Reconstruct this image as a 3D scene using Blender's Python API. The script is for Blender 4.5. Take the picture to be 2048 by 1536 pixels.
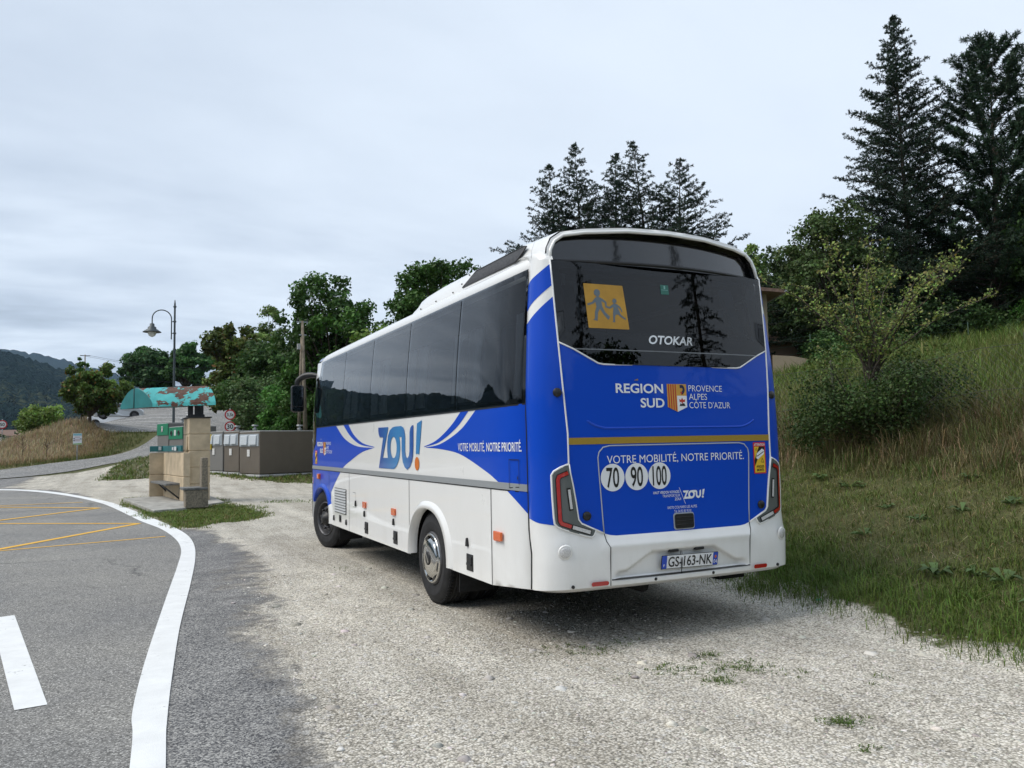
import bpy, math, random
import numpy as np
from mathutils import Vector, Matrix
from mathutils.geometry import delaunay_2d_cdt

for o in list(bpy.data.objects): bpy.data.objects.remove(o)
S = bpy.context.scene
COL = S.collection

# ------------------------------------------------------------------ camera
cam = bpy.data.cameras.new('camera'); camo = bpy.data.objects.new('camera', cam); COL.objects.link(camo)
S.camera = camo
cam.sensor_width = 36; cam.lens = 27.672; cam.clip_start = .05; cam.clip_end = 20000
YAW, PIT, ROL = math.radians(25.81677), math.radians(4.1916), math.radians(-1.0917)
_f = Vector((math.sin(YAW)*math.cos(PIT), math.cos(YAW)*math.cos(PIT), math.sin(PIT)))
_r0 = Vector((math.cos(YAW), -math.sin(YAW), 0)); _u0 = _r0.cross(_f)
_r = math.cos(ROL)*_r0+math.sin(ROL)*_u0; _u = -math.sin(ROL)*_r0+math.cos(ROL)*_u0
M4 = Matrix((( _r.x, _u.x, -_f.x, -2.32339), (_r.y, _u.y, -_f.y, -4.46962), (_r.z, _u.z, -_f.z, 1.37122), (0, 0, 0, 1)))
camo.matrix_world = M4

# ------------------------------------------------------------------ world / light / exposure
SUN_DIR = Vector((-.62, .10, .78)).normalized()
sun_el = math.asin(SUN_DIR.z); sun_az = math.atan2(SUN_DIR.x, SUN_DIR.y)
W = bpy.data.worlds.new('World'); S.world = W; W.use_nodes = True
nt = W.node_tree; nt.nodes.clear()
def N(t, typ, **kw):
    n = t.nodes.new(typ)
    for k, v in kw.items(): setattr(n, k, v)
    return n
def mth(t, op, a, b=None, clamp=False):
    n = t.nodes.new('ShaderNodeMath'); n.operation = op; n.use_clamp = clamp
    for i, v in enumerate((a, b)):
        if v is None: continue
        if isinstance(v, (int, float)): n.inputs[i].default_value = v
        else: t.links.new(v, n.inputs[i])
    return n.outputs[0]
def mixc(t, f, a, b, blend='MIX'):
    n = t.nodes.new('ShaderNodeMix'); n.data_type = 'RGBA'; n.blend_type = blend
    for i, v in ((0, f), (6, a), (7, b)):
        if isinstance(v, (int, float)): n.inputs[i].default_value = v
        elif isinstance(v, (tuple, list)): n.inputs[i].default_value = (*v[:3], 1)
        else: t.links.new(v, n.inputs[i])
    return n.outputs[2]
def ramp(t, fac, stops, interp='LINEAR'):
    stops = [(p, tuple(c)) for p, c in stops]
    n = t.nodes.new('ShaderNodeValToRGB'); n.color_ramp.interpolation = interp
    e = n.color_ramp.elements
    while len(e) < len(stops): e.new(.5)
    for i, (p, c) in enumerate(stops):
        e[i].position = p; e[i].color = (*c, 1) if len(c) == 3 else c
    t.links.new(fac, n.inputs[0]); return n.outputs[0]
def noise(t, vec, scale, detail=4, rough=.5, dist=0, out=0):
    n = t.nodes.new('ShaderNodeTexNoise'); n.inputs['Scale'].default_value = scale
    n.inputs['Detail'].default_value = detail; n.inputs['Roughness'].default_value = rough
    n.inputs['Distortion'].default_value = dist
    if vec is not None: t.links.new(vec, n.inputs['Vector'])
    return n.outputs[out]
def build_world():
    t = nt
    tc = N(t, 'ShaderNodeTexCoord'); sep = N(t, 'ShaderNodeSeparateXYZ'); t.links.new(tc.outputs['Generated'], sep.inputs[0])
    z = mth(t, 'MAXIMUM', sep.outputs[2], 0.0)
    den = mth(t, 'ADD', z, .16)
    cb = N(t, 'ShaderNodeCombineXYZ')
    t.links.new(mth(t, 'DIVIDE', sep.outputs[0], den), cb.inputs[0])
    t.links.new(mth(t, 'DIVIDE', sep.outputs[1], den), cb.inputs[1])
    mp = N(t, 'ShaderNodeMapping'); mp.inputs['Scale'].default_value = (.55, 1, 1); mp.inputs['Rotation'].default_value = (0, 0, .35); t.links.new(cb.outputs[0], mp.inputs[0])
    n1 = noise(t, mp.outputs[0], 1.05, 6, .55, .5)
    n2 = noise(t, mp.outputs[0], 3.6, 6, .55, .3)
    # the cloud deck is brighter towards the east-north-east, where it is thinner
    az = mth(t, 'ADD', mth(t, 'MULTIPLY', sep.outputs[0], .80), mth(t, 'MULTIPLY', sep.outputs[1], .25))
    low = mth(t, 'SUBTRACT', 1.0, mth(t, 'MULTIPLY', z, 3.2), clamp=True)
    amp = mth(t, 'ADD', .42, mth(t, 'MULTIPLY', low, 1.9))
    # fewer contrasts where the deck is thin
    amp = mth(t, 'MULTIPLY', amp, mth(t, 'SUBTRACT', 1.0, mth(t, 'MULTIPLY', mth(t, 'MAXIMUM', az, 0.0), .75)))
    v = mth(t, 'ADD', mth(t, 'MULTIPLY', mth(t, 'SUBTRACT', n1, .5), amp), mth(t, 'MULTIPLY', mth(t, 'MULTIPLY', mth(t, 'SUBTRACT', n2, .5), amp), .45))
    v = mth(t, 'ADD', v, .60)
    v = mth(t, 'ADD', v, mth(t, 'MULTIPLY', az, .22))
    v = mth(t, 'SUBTRACT', v, mth(t, 'MULTIPLY', mth(t, 'MULTIPLY', low, low), mth(t, 'MULTIPLY', mth(t, 'SUBTRACT', .62, az, True), .34)))
    c = ramp(t, v, [(.0, (.16, .20, .26)), (.35, (.33, .385, .46)), (.55, (.50, .575, .68)), (.75, (.68, .76, .86)), (1, (.84, .91, .97))])
    sky = N(t, 'ShaderNodeTexSky', sky_type='NISHITA'); sky.sun_disc = False
    sky.sun_elevation = sun_el; sky.sun_rotation = sun_az; sky.altitude = 1100
    sc = mixc(t, 1.0, c, (11.2, 11.2, 11.2), 'MULTIPLY')   # cloud deck radiance on the sky's own scale
    fin = mixc(t, .93, sky.outputs[0], sc)
    bg = N(t, 'ShaderNodeBackground'); bg.inputs[1].default_value = .085
    t.links.new(fin, bg.inputs[0])
    out = N(t, 'ShaderNodeOutputWorld'); t.links.new(bg.outputs[0], out.inputs[0])
build_world()
sl = bpy.data.lights.new('sun', 'SUN'); sl.energy = 2.1; sl.angle = math.radians(38); sl.color = (1, .95, .88)
so = bpy.data.objects.new('sun', sl); COL.objects.link(so)
so.rotation_euler = SUN_DIR.to_track_quat('Z', 'Y').to_euler(); so.location = (-20, 3, 30)
S.view_settings.view_transform = 'Standard'; S.view_settings.look = 'None'
S.view_settings.exposure = .42; S.view_settings.gamma = 1
S.render.engine = 'CYCLES'
S.cycles.use_denoising = True
S.cycles.max_bounces = 7; S.cycles.transparent_max_bounces = 10; S.cycles.diffuse_bounces = 3; S.cycles.glossy_bounces = 4

# ------------------------------------------------------------------ materials
MATS = {}
def mat(name, col, rough=.6, metal=0., coat=0., var=0., vs=4., bump=0., bs=40., spec=.5, col2=None, emit=None):
    if name in MATS: return MATS[name]
    m = bpy.data.materials.new(name); m.use_nodes = True; t = m.node_tree
    b = t.nodes['Principled BSDF']
    b.inputs['Base Color'].default_value = (*col, 1); b.inputs['Roughness'].default_value = rough
    b.inputs['Metallic'].default_value = metal; b.inputs['Coat Weight'].default_value = coat
    b.inputs['Coat Roughness'].default_value = .03; b.inputs['Specular IOR Level'].default_value = spec
    if var or col2 or bump:
        tc = N(t, 'ShaderNodeTexCoord')
    if var or col2:
        f = noise(t, tc.outputs['Object'], vs, 6, .6)
        c2 = col2 or tuple(max(0, c*(1-var)) for c in col); c1 = col if col2 else tuple(min(1, c*(1+var)) for c in col)
        t.links.new(ramp(t, f, [(.32, c2), (.68, c1)]), b.inputs['Base Color'])
    if bump:
        bn = N(t, 'ShaderNodeBump'); bn.inputs['Strength'].default_value = bump; bn.inputs['Distance'].default_value = .01
        t.links.new(noise(t, tc.outputs['Object'], bs, 5, .6), bn.inputs['Height']); t.links.new(bn.outputs[0], b.inputs['Normal'])
    if emit:
        b.inputs['Emission Color'].default_value = (*emit[:3], 1); b.inputs['Emission Strength'].default_value = emit[3]
    MATS[name] = m; return m
def colmat(name, rough=.65, trans=.25, spec=.3):
    m = bpy.data.materials.new(name); m.use_nodes = True; t = m.node_tree
    b = t.nodes['Principled BSDF']; a = N(t, 'ShaderNodeAttribute', attribute_name='Col')
    t.links.new(a.outputs[0], b.inputs['Base Color']); b.inputs['Roughness'].default_value = rough; b.inputs['Specular IOR Level'].default_value = spec
    if trans:
        tr = N(t, 'ShaderNodeBsdfTranslucent'); t.links.new(a.outputs[0], tr.inputs[0])
        mx = N(t, 'ShaderNodeMixShader'); mx.inputs[0].default_value = trans
        t.links.new(b.outputs[0], mx.inputs[1]); t.links.new(tr.outputs[0], mx.inputs[2])
        t.links.new(mx.outputs[0], t.nodes['Material Output'].inputs[0])
    return m
LEAF = colmat('leaf', .6, .22); GRASS = colmat('grass_blade', .7, .25); NEEDLE = colmat('needle', .7, .08, .2)
BARK = mat('bark', (.075, .06, .045), .9, var=.45, vs=6, bump=.6, bs=20)
def soilmat(): pass

# ------------------------------------------------------------------ object helpers
def link(o, parent=None):
    COL.objects.link(o)
    if parent is not None: o.parent = parent
    return o
def tag(o, label=None, cat=None, group=None, kind=None):
    if label: o['label'] = label
    if cat: o['category'] = cat
    if group: o['group'] = group
    if kind: o['kind'] = kind
    return o
def thing(name, label, cat, loc=(0, 0, 0), rz=0, group=None):
    o = bpy.data.objects.new(name, None); o.empty_display_size = .2; link(o)
    o.location = loc; o.rotation_euler = (0, 0, rz); return tag(o, label, cat, group)
def copy_tree(o, parent=None):
    c = o.copy(); COL.objects.link(c); c.parent = parent
    for ch in o.children: copy_tree(ch, c)
    return c
def fast(name, V, F, m, parent=None, col=None, smooth=False):
    """V (n,3), F (m,k) with k 3 or 4, or a list of such arrays"""
    me = bpy.data.meshes.new(name); V = np.asarray(V, np.float32)
    Fs = [np.asarray(f, np.int32) for f in (F if isinstance(F, list) else [F])]
    Fs = [f for f in Fs if len(f)]
    me.vertices.add(len(V)); me.vertices.foreach_set('co', V.ravel())
    li = np.concatenate([f.ravel() for f in Fs]); tot = np.concatenate([np.full(len(f), f.shape[1], np.int32) for f in Fs])
    st = np.concatenate([[0], np.cumsum(tot)[:-1]]).astype(np.int32)
    me.loops.add(len(li)); me.loops.foreach_set('vertex_index', li)
    me.polygons.add(len(tot)); me.polygons.foreach_set('loop_start', st); me.polygons.foreach_set('loop_total', tot)
    if smooth: me.polygons.foreach_set('use_smooth', np.ones(len(tot), bool))
    if col is not None:
        a = me.color_attributes.new('Col', 'FLOAT_COLOR', 'POINT')
        c = np.ones((len(V), 4), np.float32); c[:, :3] = col; a.data.foreach_set('color', c.ravel())
    me.update(calc_edges=True); me.validate()
    for x in (m if isinstance(m, (list, tuple)) else [m]): me.materials.append(x)
    return link(bpy.data.objects.new(name, me), parent)
class MB:
    def __init__(s): s.v = []; s.f = []; s.mi = []; s.sm = []
    def add(s, V, F, mi=0, sm=False):
        b = len(s.v); s.v += [tuple(map(float, p)) for p in V]
        for f in F: s.f.append([int(i)+b for i in f]); s.mi.append(mi); s.sm.append(sm)
        return s
    def box(s, c, d, rz=0, mi=0, taper=1.):
        x, y, z = d[0]/2, d[1]/2, d[2]/2; ca, sa = math.cos(rz), math.sin(rz); V = []
        for k in (-1, 1):
            for i, j in ((-1, -1), (1, -1), (1, 1), (-1, 1)):
                tt = taper if k > 0 else 1
                px, py = i*x*tt, j*y*tt
                V.append((c[0]+px*ca-py*sa, c[1]+px*sa+py*ca, c[2]+k*z))
        return s.add(V, [(0, 3, 2, 1), (4, 5, 6, 7), (0, 1, 5, 4), (1, 2, 6, 5), (2, 3, 7, 6), (3, 0, 4, 7)], mi)
    def tube(s, pts, r, n=8, mi=0, caps=True, sm=True):
        pts = [Vector(p) for p in pts]; m = len(pts)
        rs = list(r) if hasattr(r, '__len__') else [r]*m; V = []; F = []
        prev = None
        for i, p in enumerate(pts):
            d = (pts[min(i+1, m-1)]-pts[max(i-1, 0)]).normalized()
            a = prev if prev is not None else (Vector((0, 0, 1)) if abs(d.z) < .9 else Vector((1, 0, 0)))
            u = (a-d*a.dot(d)); u = u.normalized() if u.length > 1e-6 else d.orthogonal().normalized()
            w = d.cross(u); prev = u
            for k in range(n):
                q = 2*math.pi*k/n; V.append(p+(u*math.cos(q)+w*math.sin(q))*rs[i])
        for i in range(m-1):
            for k in range(n):
                k2 = (k+1) % n; F.append((i*n+k, i*n+k2, (i+1)*n+k2, (i+1)*n+k))
        if caps: F += [tuple(range(n-1, -1, -1)), tuple(range((m-1)*n, m*n))]
        return s.add(V, F, mi, sm)
    def lathe(s, prof, fn, n=32, mi=0, sm=True):
        """prof [(r,h)], fn(r*cos,r*sin,h)->point"""
        V = []; F = []; m = len(prof)
        for r, h in prof:
            for k in range(n):
                q = 2*math.pi*k/n; V.append(fn(r*math.cos(q), r*math.sin(q), h))
        for i in range(m-1):
            for k in range(n):
                k2 = (k+1) % n; F.append((i*n+k, i*n+k2, (i+1)*n+k2, (i+1)*n+k))
        return s.add(V, F, mi, sm)
    def prism(s, poly, fn, t0, t1, mi=0):
        n = len(poly); V = [fn(a, b, t0) for a, b in poly]+[fn(a, b, t1) for a, b in poly]
        return s.add(V, [tuple(range(n-1, -1, -1)), tuple(range(n, 2*n))]+[(i, (i+1) % n, n+(i+1) % n, n+i) for i in range(n)], mi)
    def build(s, name, m, parent=None, bevel=0, seg=2):
        me = bpy.data.meshes.new(name); me.from_pydata(s.v, [], s.f)
        for x in (m if isinstance(m, (list, tuple)) else [m]): me.materials.append(x)
        me.polygons.foreach_set('material_index', s.mi); me.polygons.foreach_set('use_smooth', s.sm); me.update()
        o = link(bpy.data.objects.new(name, me), parent)
        if bevel:
            b = o.modifiers.new('bevel', 'BEVEL'); b.width = bevel; b.segments = seg; b.limit_method = 'ANGLE'; b.angle_limit = .7
        return o
def inside(P, loops):
    P = np.asarray(P, float); r = np.zeros(len(P), bool)
    for L in loops:
        L = np.asarray(L, float); a = L; b = np.roll(L, -1, 0)
        for (x0, y0), (x1, y1) in zip(a, b):
            c = ((y0 > P[:, 1]) != (y1 > P[:, 1]))
            with np.errstate(divide='ignore', invalid='ignore'):
                xi = (x1-x0)*(P[:, 1]-y0)/(y1-y0)+x0
            r ^= c & (P[:, 0] < xi)
    return r
def subdiv(L, d):
    o = []; n = len(L)
    for i in range(n):
        a = np.array(L[i], float); b = np.array(L[(i+1) % n], float); k = max(1, int(np.ceil(np.linalg.norm(b-a)/d)))
        o += [tuple(a+(b-a)*j/k) for j in range(k)]
    return o
def tri2d(loops, res):
    """triangulate an even-odd 2-D region with inner grid points"""
    loops = [subdiv(L, res) for L in loops]
    pts = []; ed = []
    for L in loops:
        b = len(pts); n = len(L); pts += L; ed += [(b+i, b+(i+1) % n) for i in range(n)]
    A = np.array(pts); lo, hi = A.min(0), A.max(0)
    gx, gy = np.meshgrid(np.arange(lo[0]+res/2, hi[0], res), np.arange(lo[1]+res/2, hi[1], res))
    G = np.stack([gx.ravel(), gy.ravel()], 1)
    if len(G): G = G[inside(G, loops)]
    if len(G):
        d = np.min(np.linalg.norm(G[:, None]-A[None], axis=2), 1) if len(G)*len(A) < 4e6 else np.full(len(G), 9.)
        G = G[d > res*.35]
    allp = [Vector(p) for p in pts]+[Vector(p) for p in G]
    v, e, f, *_ = delaunay_2d_cdt(allp, ed, [], 0, 1e-6)
    v = np.array([tuple(p) for p in v]); f = np.array([t for t in f if len(t) == 3])
    c = v[f].mean(1); f = f[inside(c, loops)]
    return v, f
def surf(mb, loops, fn, off=0, mi=0, res=.1, sm=True):
    v, f = tri2d(loops, res); P = fn(v[:, 0], v[:, 1], off)
    X = np.stack(P, 1); out = np.stack(fn(v[:, 0], v[:, 1], off+.01), 1)-X     # faces look outwards
    nn = np.cross(X[f[:, 1]]-X[f[:, 0]], X[f[:, 2]]-X[f[:, 0]]); bad = np.einsum('ij,ij->i', nn, out[f].mean(1)) < 0
    f = f.copy(); f[bad] = f[bad][:, ::-1]
    return mb.add(np.stack(P, 1), f, mi, sm)
def cat(ctrl, n=12, closed=False):
    """Catmull-Rom through control points"""
    P = [np.array(p, float) for p in ctrl]; m = len(P); out = []
    rng = range(m if closed else m-1)
    for i in rng:
        p0 = P[(i-1) % m] if closed or i > 0 else 2*P[0]-P[1]
        p1 = P[i]; p2 = P[(i+1) % m]
        p3 = P[(i+2) % m] if closed or i+2 < m else 2*P[-1]-P[-2]
        for k in range(n):
            t = k/n; out.append(tuple(.5*((2*p1)+(-p0+p2)*t+(2*p0-5*p1+4*p2-p3)*t*t+(-p0+3*p1-3*p2+p3)*t**3)))
    if not closed: out.append(tuple(P[-1]))
    return out
def rrect(x0, y0, x1, y1, r, n=5):
    o = []
    for cx, cy, a in ((x1-r, y1-r, 0), (x0+r, y1-r, 90), (x0+r, y0+r, 180), (x1-r, y0+r, 270)):
        o += [(cx+r*math.cos(math.radians(a+90*k/n)), cy+r*math.sin(math.radians(a+90*k/n))) for k in range(n+1)]
    return o
def ell(cx, cy, rx, ry, n=28): return [(cx+rx*math.cos(2*math.pi*k/n), cy+ry*math.sin(2*math.pi*k/n)) for k in range(n)]
def sstep(a, b, x):
    t = np.clip((np.asarray(x, float)-a)/(b-a), 0, 1); return t*t*(3-2*t)
_tc = {}
def textpts(s, bold=0., shear=0., spacing=1.):
    """outline-filled 2-D text as (verts, faces) at size 1"""
    k = (s, bold, shear, spacing)
    if k in _tc: return _tc[k]
    cu = bpy.data.curves.new('t', 'FONT'); cu.body = s; cu.offset = bold; cu.shear = shear; cu.space_character = spacing; cu.resolution_u = 4
    o = bpy.data.objects.new('t', cu); COL.objects.link(o); bpy.context.view_layer.update()
    dg = bpy.context.evaluated_depsgraph_get(); me = bpy.data.meshes.new_from_object(o.evaluated_get(dg))
    V = np.array([v.co[:2] for v in me.vertices]); F = [tuple(p.vertices) for p in me.polygons]
    bpy.data.objects.remove(o); bpy.data.curves.remove(cu); bpy.data.meshes.remove(me)
    _tc[k] = (V, F); return V, F
def text(mb, s, u0, u1, v0, cap, fn, off, mi=0, bold=0., shear=0., spacing=1., skew=0.):
    """text from u0 to u1 with its baseline at v0 and cap height cap, laid on a surface"""
    V, F = textpts(s, bold, shear, spacing); H, _ = textpts('H', bold)
    V = V.copy(); lo, hi = V[:, 0].min(), V[:, 0].max(); ch = H[:, 1].max()-H[:, 1].min(); hb = H[:, 1].min()
    U = u0+(V[:, 0]-lo)/(hi-lo)*(u1-u0); Vv = v0+(V[:, 1]-hb)/ch*cap
    P = fn(U, Vv, off); return mb.add(np.stack(P, 1), F, mi)
# ================================================================== BUS
BW = 2.284; HC = BW/2
BLUE = mat('bus_blue', (.002, .064, .52), .35, coat=.30, spec=.2); WHITE = mat('bus_white', (.82, .82, .80), .35, coat=.8)
def dusty(m, col):
    t = m.node_tree; b = t.nodes['Principled BSDF']; tc = N(t, 'ShaderNodeTexCoord'); P = tc.outputs['Object']; s = N(t, 'ShaderNodeSeparateXYZ'); t.links.new(P, s.inputs[0])
    mp = N(t, 'ShaderNodeMapping'); mp.inputs['Scale'].default_value = (1, 1, .25); t.links.new(P, mp.inputs[0])
    f = mth(t, 'MULTIPLY', mth(t, 'SUBTRACT', 1.05, s.outputs[2], True), mth(t, 'MULTIPLY', ramp(t, noise(t, mp.outputs[0], 7, 8, .72), [(.40, (0, 0, 0)), (.75, (1, 1, 1))]), .24))
    t.links.new(mixc(t, f, col, (.40, .36, .29)), b.inputs['Base Color'])
    t.links.new(ramp(t, noise(t, P, 3, 6, .6), [(.3, (.26, .26, .26)), (.7, (.42, .42, .42))]), b.inputs['Roughness'])
dusty(WHITE, (.85, .85, .83))
NAVY = mat('stripe_blue', (.012, .06, .42), .35, coat=1.)
GREYP = mat('grey_strip', (.36, .38, .39), .4, metal=.3); BLACK = mat('black_plastic', (.012, .012, .013), .45)
GLOSSB = mat('gloss_black', (.006, .006, .007), .08, coat=1.); GOLD = mat('gold_tape', (.36, .235, .025), .45, var=.06, vs=120)
TXTW = mat('white_vinyl', (.82, .84, .86), .4); TXTK = mat('black_vinyl', (.01, .01, .01), .4); RUBBER = mat('rubber', (.014, .014, .015), .8, var=.5, vs=12, bump=.25, bs=60)
CHROME = mat('chrome', (.62, .61, .58), .12, metal=1.); STEEL = mat('wheel_steel', (.10, .10, .105), .5, metal=.6, var=.4, vs=15)
REDL = mat('red_lens', (.42, .012, .012), .15, coat=1.); ORL = mat('amber_lens', (.75, .13, .015), .2, coat=1.); CLEAR = mat('clear_lens', (.62, .62, .62), .18, coat=1., var=.25, vs=160)
TLG = mat('tail_grey', (.11, .125, .125), .35, coat=.5); YEL = mat('sticker_yellow', (.80, .52, .03), .45); REDV = mat('red_vinyl', (.60, .02, .03), .45)
ORANGE = mat('orange_vinyl', (.62, .16, .015), .45); PLATEB = mat('plate_blue', (.015, .07, .50), .4); PALE = mat('door_edge', (.42, .46, .50), .35)
SIGNY = mat('school_yellow', (.50, .27, .03), .5, var=.12, vs=9); SIGNG = mat('school_grey', (.13, .17, .20), .5); GREENV = mat('green_vinyl', (.03, .16, .12), .4)
CURT = mat('curtain', (.50, .53, .57), .9); SEATM = mat('seat_cloth', (.03, .045, .09), .9); INTER = mat('interior', (.05, .052, .055), .8)
def glass(name, tint, ior=1.52, rough=.0):
    m = bpy.data.materials.new(name); m.use_nodes = True; t = m.node_tree; t.nodes.remove(t.nodes['Principled BSDF'])
    tr = N(t, 'ShaderNodeBsdfTransparent'); tr.inputs[0].default_value = (*tint, 1)
    gl = N(t, 'ShaderNodeBsdfGlossy'); gl.inputs[0].default_value = (1, 1, 1, 1); gl.inputs['Roughness'].default_value = rough
    fr = N(t, 'ShaderNodeFresnel'); fr.inputs[0].default_value = ior
    tc = N(t, 'ShaderNodeTexCoord'); bn = N(t, 'ShaderNodeBump'); bn.inputs['Strength'].default_value = .02; bn.inputs['Distance'].default_value = .05
    t.links.new(noise(t, tc.outputs['Object'], 1.3, 1, .4), bn.inputs['Height'])
    t.links.new(bn.outputs[0], gl.inputs['Normal'])
    mx = N(t, 'ShaderNodeMixShader')
    geo = N(t, 'ShaderNodeNewGeometry')
    t.links.new(fr.outputs[0], mx.inputs[0]); t.links.new(tr.outputs[0], mx.inputs[1]); t.links.new(gl.outputs[0], mx.inputs[2])
    t.links.new(mx.outputs[0], t.nodes['Material Output'].inputs[0]); return m
GLASS = glass('tinted_glass', (.27, .30, .32), 1.62); RGLASS = glass('rear_glass', (.16, .17, .18), 1.5)

def sxz(z): return .075*np.clip((np.asarray(z, float)-1.6)/.95, 0, 2)**1.5
def yrc(z): return np.interp(z, [.3, .41, .45, .62, .665, .735, .80, 1.38, 1.9, 2.6, 2.9], [.02, .005, .0, -.005, -.012, .02, .025, .03, .05, .11, .14])
def rear(x, z, off=0.):
    x = np.asarray(x, float); z = np.asarray(z, float); d = np.abs(x-HC); hw = HC-sxz(z)
    hw = hw+.02; c = np.clip((d-.86)/(hw-.86), 0, 1)
    ya = .235*(1-np.sqrt(np.clip(1-c**2, 0, 1))); y = yrc(z)+.03*(d/.9)**2+ya
    k = c**1.5; sg = np.sign(x-HC)
    return x-sg*.507*ya+sg*off*k*.9, y-off*(1-.6*k), z+(z-1.37)*ya*.1
def side(y, z, off=0.):
    y = np.asarray(y, float); z = np.asarray(z, float)
    fx = .10*np.clip((y-6.75)/.45, 0, 1.2)**2.2
    xi = .10*np.clip((.71-y)/.59, 0, 1.1)**2     # the flank draws in towards the rear corner
    return sxz(z)+fx+xi-off, y+1.98*xi+0*z, 1.37+(z-1.37)*(1+xi/2.32)
def rside(y, z, off=0.):
    x, y, z = side(y, z, off); return BW-x, y, z
def lefttext(u, v, off): return side(-np.asarray(u), v, off)
CX = .29
def SX(z): return sxz(z)-.02
def c_u(x, z): return (max(x-float(SX(z)), 0)/(CX-float(SX(z))))**(1/2.)
def corner(u, z, off=0.):
    s = SX(z); return rear(s+(CX-s)*np.clip(u, 0, 9)**2., z, off)
def rcorner(u, z, off=0.):
    x, y, z = corner(u, z, off); return BW-x, y, z
def U(poly, d=.05): return [(c_u(x, z), z) for x, z in subdiv(poly, d)]
def stroke(pts, w):
    P = [np.array(p, float) for p in pts]; L = []; R = []
    for i, p in enumerate(P):
        a = P[max(i-1, 0)]; b = P[min(i+1, len(P)-1)]
        d0 = (p-a) if i > 0 else (b-p); d1 = (b-p) if i < len(P)-1 else d0
        d0 = d0/np.linalg.norm(d0); d1 = d1/np.linalg.norm(d1)
        n = np.array([-(d0+d1)[1], (d0+d1)[0]]); n /= np.linalg.norm(n); k = 1/max(.5, abs(np.dot(n, [-d0[1], d0[0]])))
        L.append(tuple(p+n*w/2*k)); R.append(tuple(p-n*w/2*k))
    return L+R[::-1]
def mir(L): return [(BW-x, z) for x, z in L]
def path3(fn, pts, off=0.): return [tuple(float(q[0]) for q in fn(np.array([a]), np.array([b]), off)) for a, b in pts]

bus = thing('coach_bus', 'blue and white regional coach parked on the gravel with dark tinted windows', 'bus')
mb = lambda: MB()
# ---- side panels -------------------------------------------------------
def arch(yc, hw, zt, zb=.36, n=26, k=2.3):
    o = []
    for i in range(n+1):
        a = math.pi*i/n; c, s = math.cos(a), math.sin(a)
        o.append((yc-hw*math.copysign(abs(c)**(2/k), c), zb+(zt-zb)*abs(s)**(2/k)))
    return o
ARCH_R, ARCH_F = arch(2.04, .49, .81), arch(6.24, .50, .80)
YE = lambda z: float(yrc(z))+.085
REDGE = [(YE(z), z) for z in np.linspace(1.62, .425, 14)]
BEDGE = [(YE(z), z) for z in np.linspace(2.53, 1.622, 10)]
SIDE = REDGE[:-1]+[(YE(.425), .425), (.71, .36)]+ARCH_R+ARCH_F+[(7.17, .36), (7.17, 1.16), (7.05, 1.16), (6.66, 1.39), (6.60, 1.62)]
ucr = cat([(.95, 1.62), (1.28, 1.47), (1.72, 1.365), (2.10, 1.335)], 8)
ucb1 = cat([(1.09, 1.62), (1.36, 1.49), (1.75, 1.38), (2.12, 1.34)], 8); ucb2 = cat([(1.25, 1.62), (1.50, 1.50), (1.82, 1.395), (2.14, 1.342)], 8)
larc = cat([(2.12, 1.335), (1.70, 1.32), (1.28, 1.28), (.81, 1.165), (.62, 1.105), (.46, 1.045), (.135, .905)], 8)
BL_R = [(YE(1.62), 1.62)]+ucr+larc[1:]+[(YE(z), z) for z in np.linspace(.9, 1.55, 8)]
ul = cat([(5.47, 1.62), (5.02, 1.45), (4.45, 1.355), (3.74, 1.333)], 8)
ulb1 = cat([(5.08, 1.62), (4.75, 1.48), (4.30, 1.375), (3.72, 1.338)], 8); ulb2 = cat([(4.84, 1.62), (4.58, 1.49), (4.2, 1.39), (3.70, 1.342)], 8)
ll = cat([(3.72, 1.335), (4.22, 1.285), (4.70, 1.19), (5.03, 1.115), (5.22, 1.04), (5.50, .90), (5.73, .77)], 8)
FA = [p for p in arch(6.24, .50, .80) if p[1] > .62]
BL_L = [(6.60, 1.62)]+ul+ll[1:]+[(5.735, .70), (5.76, .62)]+[(y, z+.001) for y, z in FA]+[(6.74, .60), (7.17, .60), (7.17, 1.16), (7.05, 1.16), (6.66, 1.39)]
STRIP = [(.122, 1.045), (7.17, 1.045), (7.17, 1.092), (.122, 1.092)]
def build_side(fn, logo):
    b = MB()
    surf(b, [SIDE], fn, 0, 0, .11)
    surf(b, [BL_R], fn, .002, 1, .1); surf(b, [BL_L], fn, .002, 1, .1)
    surf(b, [ucb1+ucb2[::-1]], fn, .002, 1, .1); surf(b, [ulb1+ulb2[::-1]], fn, .002, 1, .1)
    surf(b, [STRIP], fn, .007, 2, .1)
    for y in (.71, 2.56, 4.79, 5.84, 6.70):        # dark joints between the flaps
        z0 = .362 if y not in (5.84, 6.70) else .80; surf(b, [[(y-.004, z0), (y+.004, z0), (y+.004, 1.043), (y-.004, 1.043)]], fn, .0035, 3, .1)
    surf(b, [[(.122, 1.036), (7.17, 1.036), (7.17, 1.044), (.122, 1.044)]], fn, .0032, 3, .15)
    surf(b, [[(.135, 1.612), (6.6, 1.612), (6.6, 1.622), (.135, 1.622)]], fn, .004, 3, .15)
    o = b.build('side_panel', [WHITE, BLUE, GREYP, TXTK], bus)
    tag(o, 'white flank with blue swooping livery and grey strip' if logo else 'plain flank facing the hillside')
    return o
build_side(side, True); build_side(rside, False)
def part(fn_build, name, m, bevel=0, label=None, parent=None, seg=2):
    b = MB(); fn_build(b); o = b.build(name, m, parent or bus, bevel, seg)
    if label: o['label'] = label
    return o
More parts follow.
